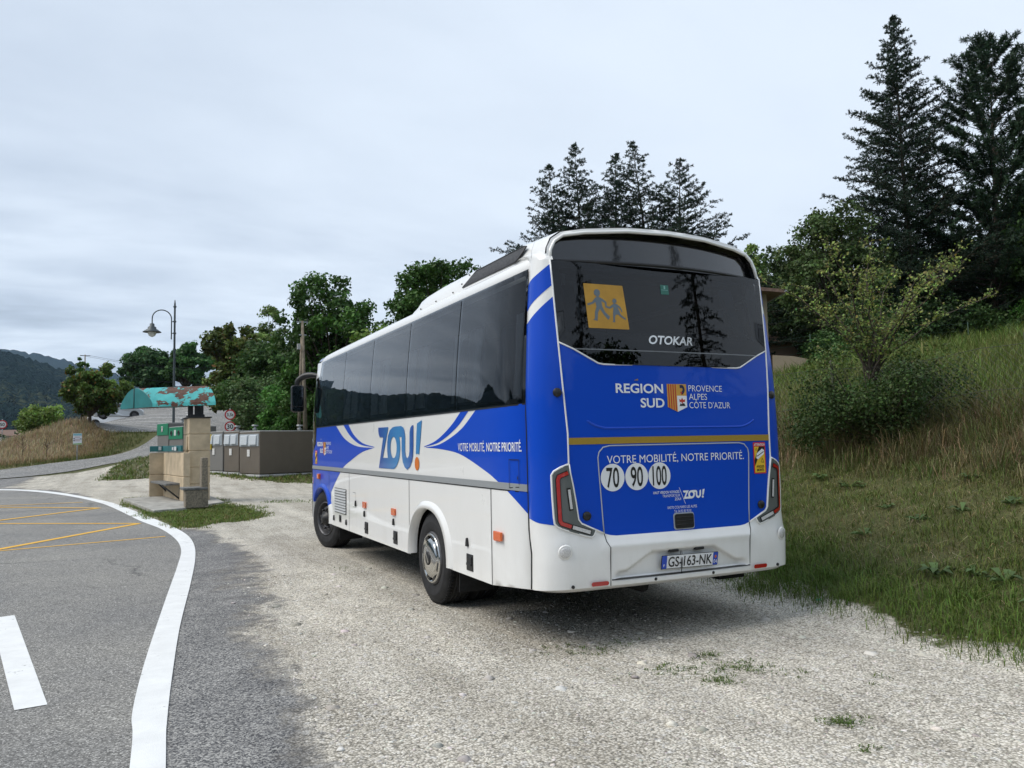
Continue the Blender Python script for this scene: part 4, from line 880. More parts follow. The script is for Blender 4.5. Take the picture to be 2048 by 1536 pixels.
def sheet(name, loops, m, off, res, kind='structure'):
    b = MB(); v, f = tri2d(loops, res); b.add(np.stack([v[:, 0], v[:, 1], H(v[:, 0], v[:, 1])+off], 1), f, 0, True)
    for i, q in enumerate(b.f):
        p0, p1, p2 = [Vector(b.v[k]) for k in q]
        if (p1-p0).cross(p2-p0).z < 0: b.f[i] = q[::-1]
    return tag(b.build(name, [m]), kind=kind)
sheet('main_road', [[(-60, -14)]+[p for p in OUTS if p[1] < 43.5]+[(-60, 50)]], ROADM, .004, 1.3)
def paint(name, wear):
    m = bpy.data.materials.new(name); m.use_nodes = True; t = m.node_tree; b = t.nodes['Principled BSDF']; return m, t, b
def worn(name, col, lo, hi, sc=14):
    m, t, b = paint(name, 0); tc = N(t, 'ShaderNodeTexCoord'); P = tc.outputs['Object']
    n = mth(t, 'ADD', mth(t, 'MULTIPLY', noise(t, P, sc, 8, .75), .6), mth(t, 'MULTIPLY', noise(t, P, 1.6, 4, .6), .4))
    c = mixc(t, ramp(t, n, [(lo, (0, 0, 0)), (hi, (1, 1, 1))]), (.17, .17, .165), mixc(t, ramp(t, noise(t, P, 5, 6, .7), [(.3, (0, 0, 0)), (.7, (1, 1, 1))]), tuple(.86*x for x in col), col))
    t.links.new(c, b.inputs['Base Color']); b.inputs['Roughness'].default_value = .8
    bn = N(t, 'ShaderNodeBump'); bn.inputs['Strength'].default_value = .35; bn.inputs['Distance'].default_value = .005; t.links.new(noise(t, P, 150, 3, .6), bn.inputs['Height']); t.links.new(bn.outputs[0], b.inputs['Normal'])
    return m
WLINE = worn('line_white', (.78, .79, .78), .36, .42); YLINE = worn('line_yellow', (.78, .44, .05), .28, .36)
sheet('edge_line', [[p for p in INNS]+[p for p in OUTS][::-1]], WLINE, .008, .25)
sheet('road_dash', [[(-3.34, 3.33), (-3.18, 3.37), (-2.71, .55), (-2.86, .53)]], WLINE, .008, .3)
zz = [(-4.06, 8.42), (-1.83, 9.02), (-4.0, 8.90), (-2.18, 11.62), (-4.95, 13.62), (-2.98, 16.42), (-5.7, 18.95), (-3.45, 19.15)]
ZIG = [((-4.06, 8.47), (-1.83, 9.02), .07), ((-4.02, 8.62), (-2.18, 11.62), .12), ((-2.18, 11.62), (-4.95, 13.62), .11), ((-4.95, 13.75), (-2.98, 16.42), .13), ((-2.98, 16.42), (-5.8, 19.1), .13), ((-5.8, 19.2), (-3.45, 19.15), .12)]
b = MB()
for k, (p, q, w) in enumerate(ZIG):
    v, f = tri2d([stroke([p, q], w)], .4); b.add(np.stack([v[:, 0], v[:, 1], H(v[:, 0], v[:, 1])+.008+.0012*k], 1), f)
tag(b.build('zigzag_marking', [YLINE]), kind='structure')
# road climbing to the car park
RC = cat([(-60, 52), (-30, 44.5), (-15, 41.8), (-9, 42.8), (-5.2, 45.4), (-1.8, 49.4), (1.2, 54.4), (3.6, 60), (5.6, 66), (7., 74), (7.6, 80)], 6)
RW = np.interp(np.linspace(0, 1, len(RC)), [0, .35, .6, 1], [5.6, 5.6, 5.0, 4.6])
def ribbon(name, C, Wd, m, off, n=7):
    V = []; F = []
    for i, p in enumerate(C):
        a = np.array(C[max(i-1, 0)]); c = np.array(C[min(i+1, len(C)-1)]); d = (c-a)/np.linalg.norm(c-a); nn = np.array([-d[1], d[0]])
        for k in range(n):
            q = np.array(p)+nn*(k/(n-1)-.5)*Wd[i]; V.append((q[0], q[1], float(H(q[0], q[1]))+off))
    for i in range(len(C)-1):
        for k in range(n-1): F.append((i*n+k, (i+1)*n+k, (i+1)*n+k+1, i*n+k+1)[::-1])
    o = fast(name, V, np.array(F), m, smooth=True); return tag(o, kind='structure')
ribbon('side_road', RC, RW, LOTM, .035)
LOT = [(-4.6, 60.2), (-2.2, 57.2), (1.5, 57.4), (3.2, 59), (8.2, 76), (9, 95), (7, 99), (-4.5, 100), (-6.2, 80), (-5.6, 66)]
sheet('car_park', [LOT], LOTM, .05, .8)
b = MB()
for k in range(9):
    y = 59.6+k*2.05; x1 = .35+.36*k if k < 6 else 2.3
    if k < 7: b.add([(px, py, float(H(px, py))+.075) for px, py in [(-4.2+.05*k+j*(x1+4.2)/8, y+.10*s+.04*j) for s in (0, 1) for j in range(9)]], [(j, j+1, 9+j+1, 9+j) for j in range(8)])
    b.add([(px, py, float(H(px, py))+.076) for px, py in ((x1-.2, y-.25), (x1+.25, y-.25), (x1+.25, y+.35), (x1-.2, y+.35))], [(0, 1, 2, 3)])
tag(b.build('bay_marking', [mat('lot_paint', (.60, .60, .58), .8, var=.2, vs=8)]), kind='structure')
# ------------------------------------------------------------------ mountains all round the valley
def ridge(name, r0, r1, prof, seed, m, n=420, k=44, rough=1., base=-12):
    """prof: (azimuth deg from +Y, towards +X; crest height)"""
    az = np.radians(np.linspace(prof[0][0], prof[-1][0], n)); A, Z = zip(*prof); top = np.interp(np.degrees(az), A, Z)
    t = np.linspace(0, 1, k); R = r0+(r1-r0)*t
    X = np.sin(az)[:, None]*R; Y = np.cos(az)[:, None]*R
    sh = np.clip(t/.86, 0, 1)**1.25*np.where(t > .9, 1-(t-.9)*1.5, 1)
    nz = wob(X, Y, .006, seed)*.10+wob(X, Y, .017, seed+1)*.05
    rr = np.random.RandomState(seed+5).rand(n, k)
    Zz = base+(top[:, None]-base)*sh*(1+nz*np.sin(math.pi*np.clip(t, 0, 1)))+(rr-.3)*7*rough*sstep(.05, .2, t)
    I = np.arange(n*k).reshape(n, k); F = np.stack([I[:-1, :-1], I[1:, :-1], I[1:, 1:], I[:-1, 1:]], -1).reshape(-1, 4)
    return tag(fast(name, np.stack([X, Y, Zz], -1).reshape(-1, 3), F, m), kind='structure')
def forest_mat(name, a, b_, c, sc=.02):
    m = bpy.data.materials.new(name); m.use_nodes = True; t = m.node_tree; b = t.nodes['Principled BSDF']; tc = N(t, 'ShaderNodeTexCoord'); P = tc.outputs['Object']
    v = N(t, 'ShaderNodeTexVoronoi'); v.inputs['Scale'].default_value = .16; t.links.new(P, v.inputs['Vector']); s = N(t, 'ShaderNodeSeparateColor'); t.links.new(v.outputs['Color'], s.inputs[0])
    c0 = ramp(t, mth(t, 'ADD', mth(t, 'MULTIPLY', noise(t, P, sc, 6, .6), .75), mth(t, 'MULTIPLY', s.outputs[0], .25)), [(.38, a), (.58, b_), (.72, c)])
    t.links.new(c0, b.inputs['Base Color']); b.inputs['Roughness'].default_value = 1; b.inputs['Specular IOR Level'].default_value = 0
    bn = N(t, 'ShaderNodeBump'); bn.inputs['Strength'].default_value = 1; bn.inputs['Distance'].default_value = 6; t.links.new(v.outputs['Distance'], bn.inputs['Height']); bn.invert = True; t.links.new(bn.outputs[0], b.inputs['Normal'])
    return m
FM = forest_mat('forest', (.010, .021, .024), (.017, .032, .033), (.050, .060, .038), .007)
FM2 = forest_mat('far_forest', (.012, .026, .032), (.018, .034, .038), (.03, .045, .045), .004)
ridge('mountain', 420, 1700, [(-75, 150), (-60, 110), (-45, 150), (-35, 165), (-30, 185), (-27, 160), (-23.5, 122), (-20, 150), (-16, 142), (-12, 165), (-9.5, 176), (-7.2, 164), (-5, 146), (-2, 116), (1, 85), (6, 58), (14, 45), (24, 40)], 21, FM, n=620, k=56)
ridge('far_mountain', 2100, 4600, [(-12, 520), (-4, 430), (0, 340), (3, 318), (8, 300), (18, 330), (30, 300)], 31, FM2, n=200, k=30, rough=2.)
ridge('hills', 450, 2600, [(15, 105), (40, 150), (70, 190), (100, 260), (130, 240), (160, 300), (185, 330), (210, 250), (235, 330), (262, 250), (275, 300), (287, 180), (300, 290)], 41, FM, n=520, k=30)
# valley floor out to the horizon
b = MB(); n = 64
ring = [(math.cos(2*math.pi*i/n), math.sin(2*math.pi*i/n)) for i in range(n)]
b.add([(c*300, s*300, -14) for c, s in ring]+[(c*9000, s*9000, -40) for c, s in ring], [(i, (i+1) % n, n+(i+1) % n, n+i) for i in range(n)])
tag(b.build('valley_floor', [mat('valley', (.05, .07, .025), 1, var=.5, vs=.01)]), kind='structure')
# ================================================================== STREET OBJECTS
def h0(x, y): return float(H(x, y))
CONC = mat('concrete_panel', (.52, .42, .285), .85, var=.22, vs=2.5, bump=.35, bs=45); CONCD = mat('concrete_pale', (.33, .32, .29), .9, var=.3, vs=5, bump=.3, bs=30)
PEBB = mat('pebble_concrete', (.34, .29, .22), .95, col2=(.13, .115, .09), vs=28, bump=1., bs=60); SLATE = mat('bench_slab', (.15, .15, .145), .8, var=.35, vs=12, bump=.3, bs=40)
IRON = mat('iron_post', (.018, .019, .02), .6, var=.4, vs=10); GALV = mat('galvanised', (.36, .38, .39), .45, metal=.6, var=.2, vs=10)
TEAL = bpy.data.materials.new('peeling_teal'); TEAL.use_nodes = True
def _teal():
    t = TEAL.node_tree; b = t.nodes['Principled BSDF']; tc = N(t, 'ShaderNodeTexCoord'); P = tc.outputs['Object']; s = N(t, 'ShaderNodeSeparateXYZ'); t.links.new(P, s.inputs[0])
    mp = N(t, 'ShaderNodeMapping'); mp.inputs['Scale'].default_value = (.8, 1, 1.9); t.links.new(P, mp.inputs[0])
    n = mth(t, 'ADD', mth(t, 'MULTIPLY', noise(t, mp.outputs[0], 2.5, 8, .66), .75), mth(t, 'MULTIPLY', noise(t, mp.outputs[0], 9, 6, .7), .25))
    ga = N(t, 'ShaderNodeAttribute', attribute_name='wear'); v = mth(t, 'ADD', n, mth(t, 'MULTIPLY', ga.outputs['Fac'], .05))
    c = mixc(t, ramp(t, v, [(.512, (0, 0, 0)), (.525, (1, 1, 1))]), mixc(t, ramp(t, noise(t, P, 3, 5, .6), [(.3, (0, 0, 0)), (.7, (1, 1, 1))]), (.055, .36, .37), (.10, .50, .50)), mixc(t, ramp(t, noise(t, P, 8, 6, .7), [(.35, (0, 0, 0)), (.65, (1, 1, 1))]), (.068, .030, .022), (.135, .068, .050)))
    t.links.new(c, b.inputs['Base Color']); b.inputs['Roughness'].default_value = .65; b.inputs['Specular IOR Level'].default_value = .25
    bn = N(t, 'ShaderNodeBump'); bn.inputs['Strength'].default_value = .4; bn.inputs['Distance'].default_value = .004; bn.invert = True; t.links.new(ramp(t, v, [(.512, (0, 0, 0)), (.525, (1, 1, 1))]), bn.inputs['Height']); t.links.new(bn.outputs[0], b.inputs['Normal'])
_teal()
TEALD = mat('teal_gable', (.022, .19, .195), .5, var=.15, vs=3)
# ---- bus shelter -------------------------------------------------------
sh = thing('bus_shelter', 'old concrete bus shelter with a peeling teal barrel roof on a paved slab', 'bus shelter')
def slab(b):
    b.prism([(-2.5, 18.9), (-1.88, 13.92), (-1.30, 14.25), (-.30, 15.7), (-.36, 18.4), (-1.2, 20.1)], lambda p, q, t: (p, q, t), -.05, .07)
part(slab, 'paved_slab', [CONCD], .015, parent=sh)
part(lambda b: [b.add([(a[0], a[1], .0725), (a[0]+.03, a[1]+.02, .0725), (c[0]+.03, c[1]+.02, .0725), (c[0], c[1], .0725)], [(0, 1, 2, 3)]) for a, c in (((-2.12, 15.85), (-1.15, 16.5)),)], 'slab_joint', [TXTK], parent=sh)
def course(b, c, d, z0, z1, rz=0, n=4, gap=.018):
    for k in range(n):
        a = z0+(z1-z0)*k/n; e = z0+(z1-z0)*(k+1)/n; b.box((c[0], c[1], (a+e)/2), (d[0], d[1], e-a-gap), rz)
    b.box((c[0], c[1], (z0+z1)/2), (d[0]-.035, d[1]-.035, z1-z0-.01), rz)
part(lambda b: course(b, (-1.62, 19.28), (.50, .16), .06, 1.26, -.06, 2), 'end_panel', [CONC], .012, parent=sh)
part(lambda b: course(b, (-1.27, 17.85), (.16, 2.75), .06, 1.26, .13, 2), 'back_wall', [CONC], .012, parent=sh)
def pillar(b):
    course(b, (-.82, 17.22), (.50, 1.10), .06, 2.12, .06, 5)
    for y in (16.95, 17.45): b.box((-1.067+.0*y, y, 1.25), (.03, .18, .82), .06)
part(pillar, 'tall_pillar', [CONC], .014, parent=sh)
part(lambda b: b.box((-.82, 17.22, 2.13), (.56, 1.16, .03), .06), 'pillar_cap', [IRON], .005, parent=sh)
def posts(b):
    for x, y, w in ((-1.0, 16.95, .10), (-.84, 17.0, .10), (-.74, 17.3, .10), (-.95, 17.5, .10), (-.72, 17.0, .07)): b.box((x, y, 2.30), (w, w, .34), .06)
    b.box((-.86, 17.2, 2.18), (.34, .8, .05), .06)
part(posts, 'roof_post', [IRON], parent=sh)
def lowend(b):
    b.box((-1.01, 14.52, .24), (.48, .30, .40), .06); b.box((-.85, 14.53, .66), (.145, .29, .98), .06, taper=.93)
part(lowend, 'low_end_pillar', [PEBB], .02, parent=sh)
part(lambda b: b.box((-1.05, 14.66, .465), (.52, .62, .055), .06), 'stub_seat', [SLATE], .012, parent=sh)
part(lambda b: b.box((-1.50, 18.02, .475), (.40, 2.3, .055), .13), 'bench_seat', [SLATE], .012, parent=sh)
part(lambda b: (b.tube([(-1.62, 17.4, .44), (-1.24, 17.0, .12)], .022, 6), b.tube([(-1.22, 16.95, .44), (-1.22, 16.95, .06)], .022, 6), b.tube([(-1.66, 18.7, .44), (-1.36, 18.75, .12)], .022, 6)), 'bench_bracket', [IRON], parent=sh)
TBAND = mat('teal_band', (.02, .15, .16), .5, var=.2, vs=6)
part(lambda b: (b.box((-1.62, 19.20, 1.36), (.50, .05, .15), -.06), b.box((-1.36, 17.95, 1.36), (.05, 2.5, .15), .13)), 'timetable_rail', [TBAND], .006, parent=sh)
part(lambda b: [b.box(c, d, r) for c, d, r in (((-1.62, 19.17, 1.37), (.07, .012, .10), -.06), ((-1.47, 19.17, 1.36), (.08, .012, .09), -.06), ((-1.325, 17.2, 1.36), (.012, .25, .10), .13), ((-1.36, 17.7, 1.36), (.012, .20, .08), .13))], 'timetable_sheet', [mat('paper', (.62, .64, .64), .7)], parent=sh)
# barrel roof: axis runs from the folded gable on the road side towards the coach
ra, rb = np.array([-1.86, 17.38]), np.array([-.46, 16.25]); back = np.array([-2.60, 18.7])-ra
axis_ = rb-ra; ax_ = axis_/np.linalg.norm(axis_)
def rp_(s, t, z): q = ra+axis_*s+back*t; return (q[0], q[1], z)
AR = [(t, 2.505+.425*math.sin(math.pi*min(max(t, 0), 1))**.80) for t in np.linspace(0, 1, 25)]
def barrel(b):
    V = []; n = len(AR); m = 15
    for k in range(m):
        s = k/(m-1)
        for t, z in AR:
            bul = .10*math.sin(math.pi*t); V.append(rp_(s*(1+bul)-0*(1-s)*bul, t, z+0))
    b.add(V, [(k*n+i, k*n+i+1, (k+1)*n+i+1, (k+1)*n+i) for k in range(m-1) for i in range(n-1)], 0, True)
    b.add([rp_(0, 0, 2.505), rp_(1, 0, 2.505), rp_(1, 0, 2.42), rp_(0, 0, 2.42)], [(0, 1, 2, 3)]); b.add([rp_(0, 1, 2.505), rp_(1, 1, 2.505), rp_(1, 1, 2.42), rp_(0, 1, 2.42)], [(3, 2, 1, 0)])
o = part(barrel, 'barrel_roof', [TEAL], parent=sh)
zc = np.array([v.co.z for v in o.data.vertices]); fattr(o, 'wear', np.clip((zc-2.505)/.46, 0, 1)**1.2*.9-.1)
def gable(b):
    def pt(t, z): return rp_(-.03*(1-abs(2*t-1)), t, z)
    low = [pt(t, 2.42) for t, z in AR]; up = [rp_(0-.03*(1-abs(2*t-1)), t, z-.002) for t, z in AR]; n = len(AR)
    edge = [rp_(0, t, z) for t, z in AR]
    b.add(low+up+edge, [(i, i+1, n+i+1, n+i) for i in range(n-1)]+[(n+i, n+i+1, 2*n+i+1, 2*n+i) for i in range(n-1)])
    lo2 = [rp_(1., t, 2.42) for t, z in AR]; up2 = [rp_(1+.10*math.sin(math.pi*t), t, z) for t, z in AR]
    b.add(lo2+up2, [(i+1, i, n+i, n+i+1) for i in range(n-1)])
    b.add([rp_(0, 0, 2.43), rp_(1, 0, 2.43), rp_(1, 1, 2.43), rp_(0, 1, 2.43), rp_(-.03, .5, 2.43)], [(0, 1, 2, 3, 4)], 1)
part(gable, 'gable', [TEALD, IRON], parent=sh)
part(lambda b: b.tube([rp_(-.036, .5, 2.42), rp_(-.036, .5, 2.92)], .012, 6), 'gable_seam', [IRON], parent=sh)
# ---- recycling containers ---------------------------------------------
BINB = mat('bin_brown', (.125, .105, .082), .55, var=.07, vs=3); BINT = mat('bin_top', (.30, .30, .29), .6, var=.2, vs=4); HATCH = mat('bin_hatch', (.36, .40, .43), .45); HATCH2 = mat('bin_hatch_pale', (.52, .56, .59), .4)
GRNB = mat('bin_green', (.012, .20, .10), .45); BINRIM = mat('bin_rim', (.42, .42, .41), .6); YB = mat('bin_yellow', (.68, .50, .03), .5); GREYB = mat('bin_grey', (.17, .165, .155), .55)
K0 = np.array([1.93, 25.75]); FD = np.array([-.267, .962]); BD = np.array([.962, .267])   # along the fronts, away from the coach; into the containers
def container(label, k, w, depth, front, height=1.68, body=None, first=None):
    o = K0+FD*k; z = h0(*(o+FD*w/2+BD*.3))-.03
    rz = math.atan2(-FD[1], -FD[0])
    t = thing('recycling_container', label, 'recycling bin', (o[0], o[1], z), rz, 'recycling containers by the side road')
    # local frame: x from the near front corner (x=0) back to -w, y into the container
    B = body or BINB
    part(lambda b: b.box((-w/2, depth/2, height/2+.08), (w-.02, depth, height-.08)), 'body', [B], .03, parent=t)
    part(lambda b: b.box((-w/2, depth/2, .05), (w+.05, depth+.06, .10)), 'base_rim', [BINRIM], .03, parent=t)
    part(lambda b: b.box((-w/2, depth/2, height+.02), (w, depth+.01, .045)), 'lid', [BINT], .015, parent=t)
    if front == 'flap':
        part(lambda b: b.box((-w/2, -.012, height-.30), (w-.12, .03, .46)), 'hatch_frame', [HATCH], .006, parent=t)
        for s in (-1, 1): part(lambda b: b.prism([(0, -.18), (0, .18), (-.035, .15), (-.06, -.18)], lambda p, q, u: (-w/2+s*w*.22+u, -.025+p, height-.29+q), -w*.17, w*.17), 'hatch_flap', [HATCH2], .006, parent=t)
    else:
        part(lambda b: b.box((-w/2, -.012, height-.26), (w-.03, .03, .54)), 'front_panel', [GRNB], .006, parent=t)
        for x in front: part(lambda b: b.lathe([(.001, 0), (.105, 0), (.115, -.02), (.12, .01)], lambda p, q, u: (-w*x+p, -.03+u, height-.26+q), 20), 'bottle_hole', [BLACK], parent=t)
    part(lambda b: b.box((-w*.52, -.02 if front == 'flap' else -.03, height-.78 if front == 'flap' else height-.24), (.24, .012, .26)), 'notice', [mat('notice_white', (.6, .6, .58), .6, var=.15, vs=30)], parent=t)
    part(lambda b: (b.tube([(-w/2, depth*.6, height), (-w/2, depth*.6, height+.26)], .05, 8), b.tube([(-w/2, depth*.6, height+.10), (-w/2, depth*.6, height+.13)], .10, 10), b.tube([(-w/2, depth*.6, height+.23), (-w/2, depth*.6, height+.28)], .13, 10)), 'lifting_ring', [GALV], parent=t)
    return t
c1 = container('long brown recycling container with two pale flaps, half hidden behind the coach front', 0, 1.86, 3.4, 'flap')
part(lambda b: b.box((.012, 2.62, .33), (.03, .42, .24)), 'hazard_panel', [ORANGE], parent=c1)
part(lambda b: b.box((.018, 2.62, .33), (.03, .13, .20)), 'hazard_bar', [TXTK], parent=c1)
container('brown flap container standing between the longest one and a narrow grey one', 1.92, 1.50, 1.6, 'flap')
c3 = container('narrow grey container with a yellow edge beside the shelter pillar', 3.55, 1.8, 1.6, 'flap', body=GREYB)
part(lambda b: b.box((-1.2, -.05, 1.30), (.16, .05, .62)), 'yellow_edge', [YB], parent=c3)
container('green topped bottle bank with two round holes beside the shelter back wall', 8.2, 1.85, 1.5, (.25, .78), height=1.72, body=GREYB)
container('green topped bottle bank with one round hole, furthest from the coach', 10.15, 1.6, 1.5, (.5,), height=1.70, body=GREYB)
# ---- street lamp -------------------------------------------------------
LMET = mat('lamp_iron', (.06, .075, .08), .5, metal=.3)
lx, ly = -.48, 37.57; lz = h0(lx, ly)
lamp = thing('street_lamp', 'tall dark green street lamp with a curved swan neck and bell shade', 'street lamp', (lx, ly, lz)); lamp.scale = (1.037,)*3
part(lambda b: b.tube([(0, 0, 0), (0, 0, .9), (0, 0, 1.), (0, 0, 7.35), (0, 0, 7.55)], [.09, .085, .062, .042, .02], 10), 'post', [LMET], parent=lamp)
part(lambda b: [b.tube([(0, 0, z), (0, 0, z+.06)], .075, 10) for z in (5.92, 6.48, 7.2)] and b.tube([(-.02, 0, 6.50), (-.16, .0, 6.50)], .02, 6) and b.tube([(-.02, 0, 5.94), (-.16, 0, 5.94)], .02, 6), 'collar', [LMET], parent=lamp)
part(lambda b: b.tube([(-.14, 0, 5.65), (-.14, 0, 6.5)]+[(-.14-.42+.42*math.cos(a), 0, 6.62+.42*math.sin(a)) for a in np.linspace(0, math.pi, 16)]+[(-.98, 0, 6.35)], .026, 8), 'swan_neck', [LMET], parent=lamp)
part(lambda b: b.lathe([(.02, 6.40), (.10, 6.36), (.11, 6.24), (.18, 6.20), (.19, 6.12), (.40, 5.98), (.41, 5.955), (.16, 5.97)], lambda p, q, u: (-.98+p, q, u), 24), 'lamp_shade', [LMET], parent=lamp)
part(lambda b: b.lathe([(.19, 5.965), (.18, 5.88), (.13, 5.78), (.001, 5.72)], lambda p, q, u: (-.98+p, q, u), 20), 'globe', [mat('frosted', (.72, .74, .72), .25)], parent=lamp)
# ---- road signs --------------------------------------------------------
SRED = mat('sign_red', (.50, .012, .02), .45); SWHT = mat('sign_white', (.78, .79, .80), .45); SBLK = mat('sign_black', (.012, .012, .012), .5)
# facing the viewer side (-y), turned by rz
def round_sign(label, x, y, items, rz, z0=None, r=.30):
    z0 = h0(x, y) if z0 is None else z0
    t = thing('road_sign', label, 'road sign', (x, y, z0), rz)
    top = max(i[0] for i in items)+r+.05
    part(lambda b: b.tube([(0, .04, -.1), (0, .04, top)], .03, 8), 'post', [GALV], parent=t)
    for zc, txt, w, hgt in items:
        fn = lambda u, v, off, zc=zc: (np.asarray(u, float), np.full(np.shape(u), -.0)-off, np.asarray(v, float)+zc)
        p = part(lambda b: b.tube([(0, .012, zc), (0, -.0005, zc)], r, 32, sm=False), 'sign_disc', [SRED], parent=t)
        part(lambda b: surf(b, [ell(0, 0, r*.76, r*.76, 32)], fn, .003, 0, .3), 'sign_face', [SWHT], parent=p)
        part(lambda b: text(b, txt, -w/2, w/2, -hgt/2, hgt, fn, .006, bold=.02), 'sign_lettering', [SBLK], parent=p)
    return t
round_sign('pair of red ringed signs, weight limit 3,5t above speed limit 30', 2.75, 43.2, [(2.32, '3,5t', .36, .17), (1.64, '30', .34, .26)], math.radians(-8))
round_sign('speed limit 50 sign at the far foot of the dry grass mound', -10.9, 64., [(1.55, '50', .30, .24)], math.radians(4), r=.32)
ix, iy = -5.21, 48.8; iz = h0(ix, iy)
inf = thing('information_sign', 'small white information board on a single post in front of the dry grass mound', 'sign', (ix, iy, iz), math.radians(6))
part(lambda b: b.tube([(0, .05, -.1), (0, .05, 1.5)], .03, 8), 'post', [GALV], parent=inf)
bd = part(lambda b: b.box((0, 0, 1.30), (.46, .03, .66)), 'board', [SWHT], .006, parent=inf)
ifn = lambda u, v, off: (np.asarray(u, float), np.full(np.shape(u), -.016)-off, np.asarray(v, float)+1.30)
part(lambda b: (surf(b, [[(-.22, .20), (.22, .20), (.22, .32), (-.22, .32)]], ifn, .002, 0, .3), surf(b, [[(-.22, -.32), (.22, -.32), (.22, -.24), (-.22, -.27)]], ifn, .002, 1, .3), [surf(b, [[(-.16, z), (.16-.03*(i % 2), z), (.16-.03*(i % 2), z+.018), (-.16, z+.018)]], ifn, .002, 2, .3) for i, z in enumerate((.12, .07, -.02, -.07, -.12))], [surf(b, [ell(x, z, .05, .03, 12)], ifn, .002, 3, .3) for x, z in ((-.17, .02), (-.17, -.10), (.17, .0))]), 'printed_panel', [mat('print_blue', (.25, .50, .55), .5), mat('print_green', (.25, .45, .15), .5), mat('print_red', (.5, .25, .25), .5), mat('print_dark', (.1, .12, .12), .5)], parent=bd)
px, py = -8.62, 81.9; pz = h0(px, py)
fl = thing('road_lamp', 'pale grey road lamp with a short flat head behind the mound', 'street lamp', (px, py, pz))
part(lambda b: b.tube([(0, 0, -.2), (0, 0, 3.2), (-.1, 0, 3.35), (-.5, 0, 3.45)], [.07, .05, .05, .04], 8), 'post', [mat('pale_grey', (.42, .44, .44), .6)], parent=fl)
part(lambda b: b.box((-.75, 0, 3.47), (.6, .22, .12)), 'lamp_head', [mat('pale_grey2', (.50, .51, .50), .6)], .03, parent=fl)
# ---- poles and cables --------------------------------------------------
WOOD = mat('pole_wood', (.21, .175, .13), .9, var=.35, vs=5, bump=.5, bs=25)
ux, uy = 4.72, 32.1; uz = h0(ux, uy)
up = thing('utility_pole', 'weathered twin timber utility pole with a small crossarm in front of the trees', 'utility pole', (ux, uy, uz))
part(lambda b: b.tube([(.18, .1, -.3), (-.03, 0, 6.55)], [.115, .065], 10), 'post', [WOOD], parent=up)
part(lambda b: b.tube([(-.18, .25, -.3), (-.08, .12, 4.0), (-.05, .05, 5.8)], [.09, .075, .05], 10), 'brace_post', [WOOD], parent=up)
part(lambda b: (b.box((-.03, 0, 6.50), (.52, .06, .05)), b.box((-.01, -.02, 5.9), (.34, .05, .05)), b.box((-.03, -.03, 6.2), (.05, .03, .7))), 'crossarm', [GALV], parent=up)
for x in (-.22, .20): part(lambda b: b.lathe([(.03, 0), (.05, .04), (.03, .08), (.045, .12), (.001, .15)], lambda p, q, u: (x+p, q, 6.52+u), 10), 'insulator', [IRON], parent=up)
part(lambda b: b.box((-.20, -.05, 5.35), (.14, .12, .26)), 'junction_box', [BINRIM], .01, parent=up)
vx, vy = -6.6, 84.; vz = h0(vx, vy)
vp = thing('cable_pole', 'thin far utility pole rising behind the reddish tree', 'utility pole', (vx, vy, vz))
part(lambda b: b.tube([(0, 0, -.3), (0, 0, 8.2)], [.10, .05], 8), 'post', [WOOD], parent=vp)
part(lambda b: b.box((0, 0, 8.1), (.9, .06, .06)), 'crossarm', [IRON], parent=vp)
for i, (dx, dz, lab) in enumerate(((-.4, 8.15, 'uppermost thin cable strung from the far pole'), (.4, 8.13, 'middle thin cable strung from the far pole'), (0., 6.9, 'lowest thin cable strung from the far pole'))):
    A = Vector((vx+dx, vy, vz+dz)); B = Vector((6.5, 96.-3*i, vz+dz-.1-1.0*(i == 2)))
    b = MB(); b.tube([A.lerp(B, t)-Vector((0, 0, 1.6*t*(1-t))) for t in np.linspace(0, 1, 14)], .012, 5); tag(b.build('overhead_cable', [IRON]), lab, 'cable', 'overhead cables')
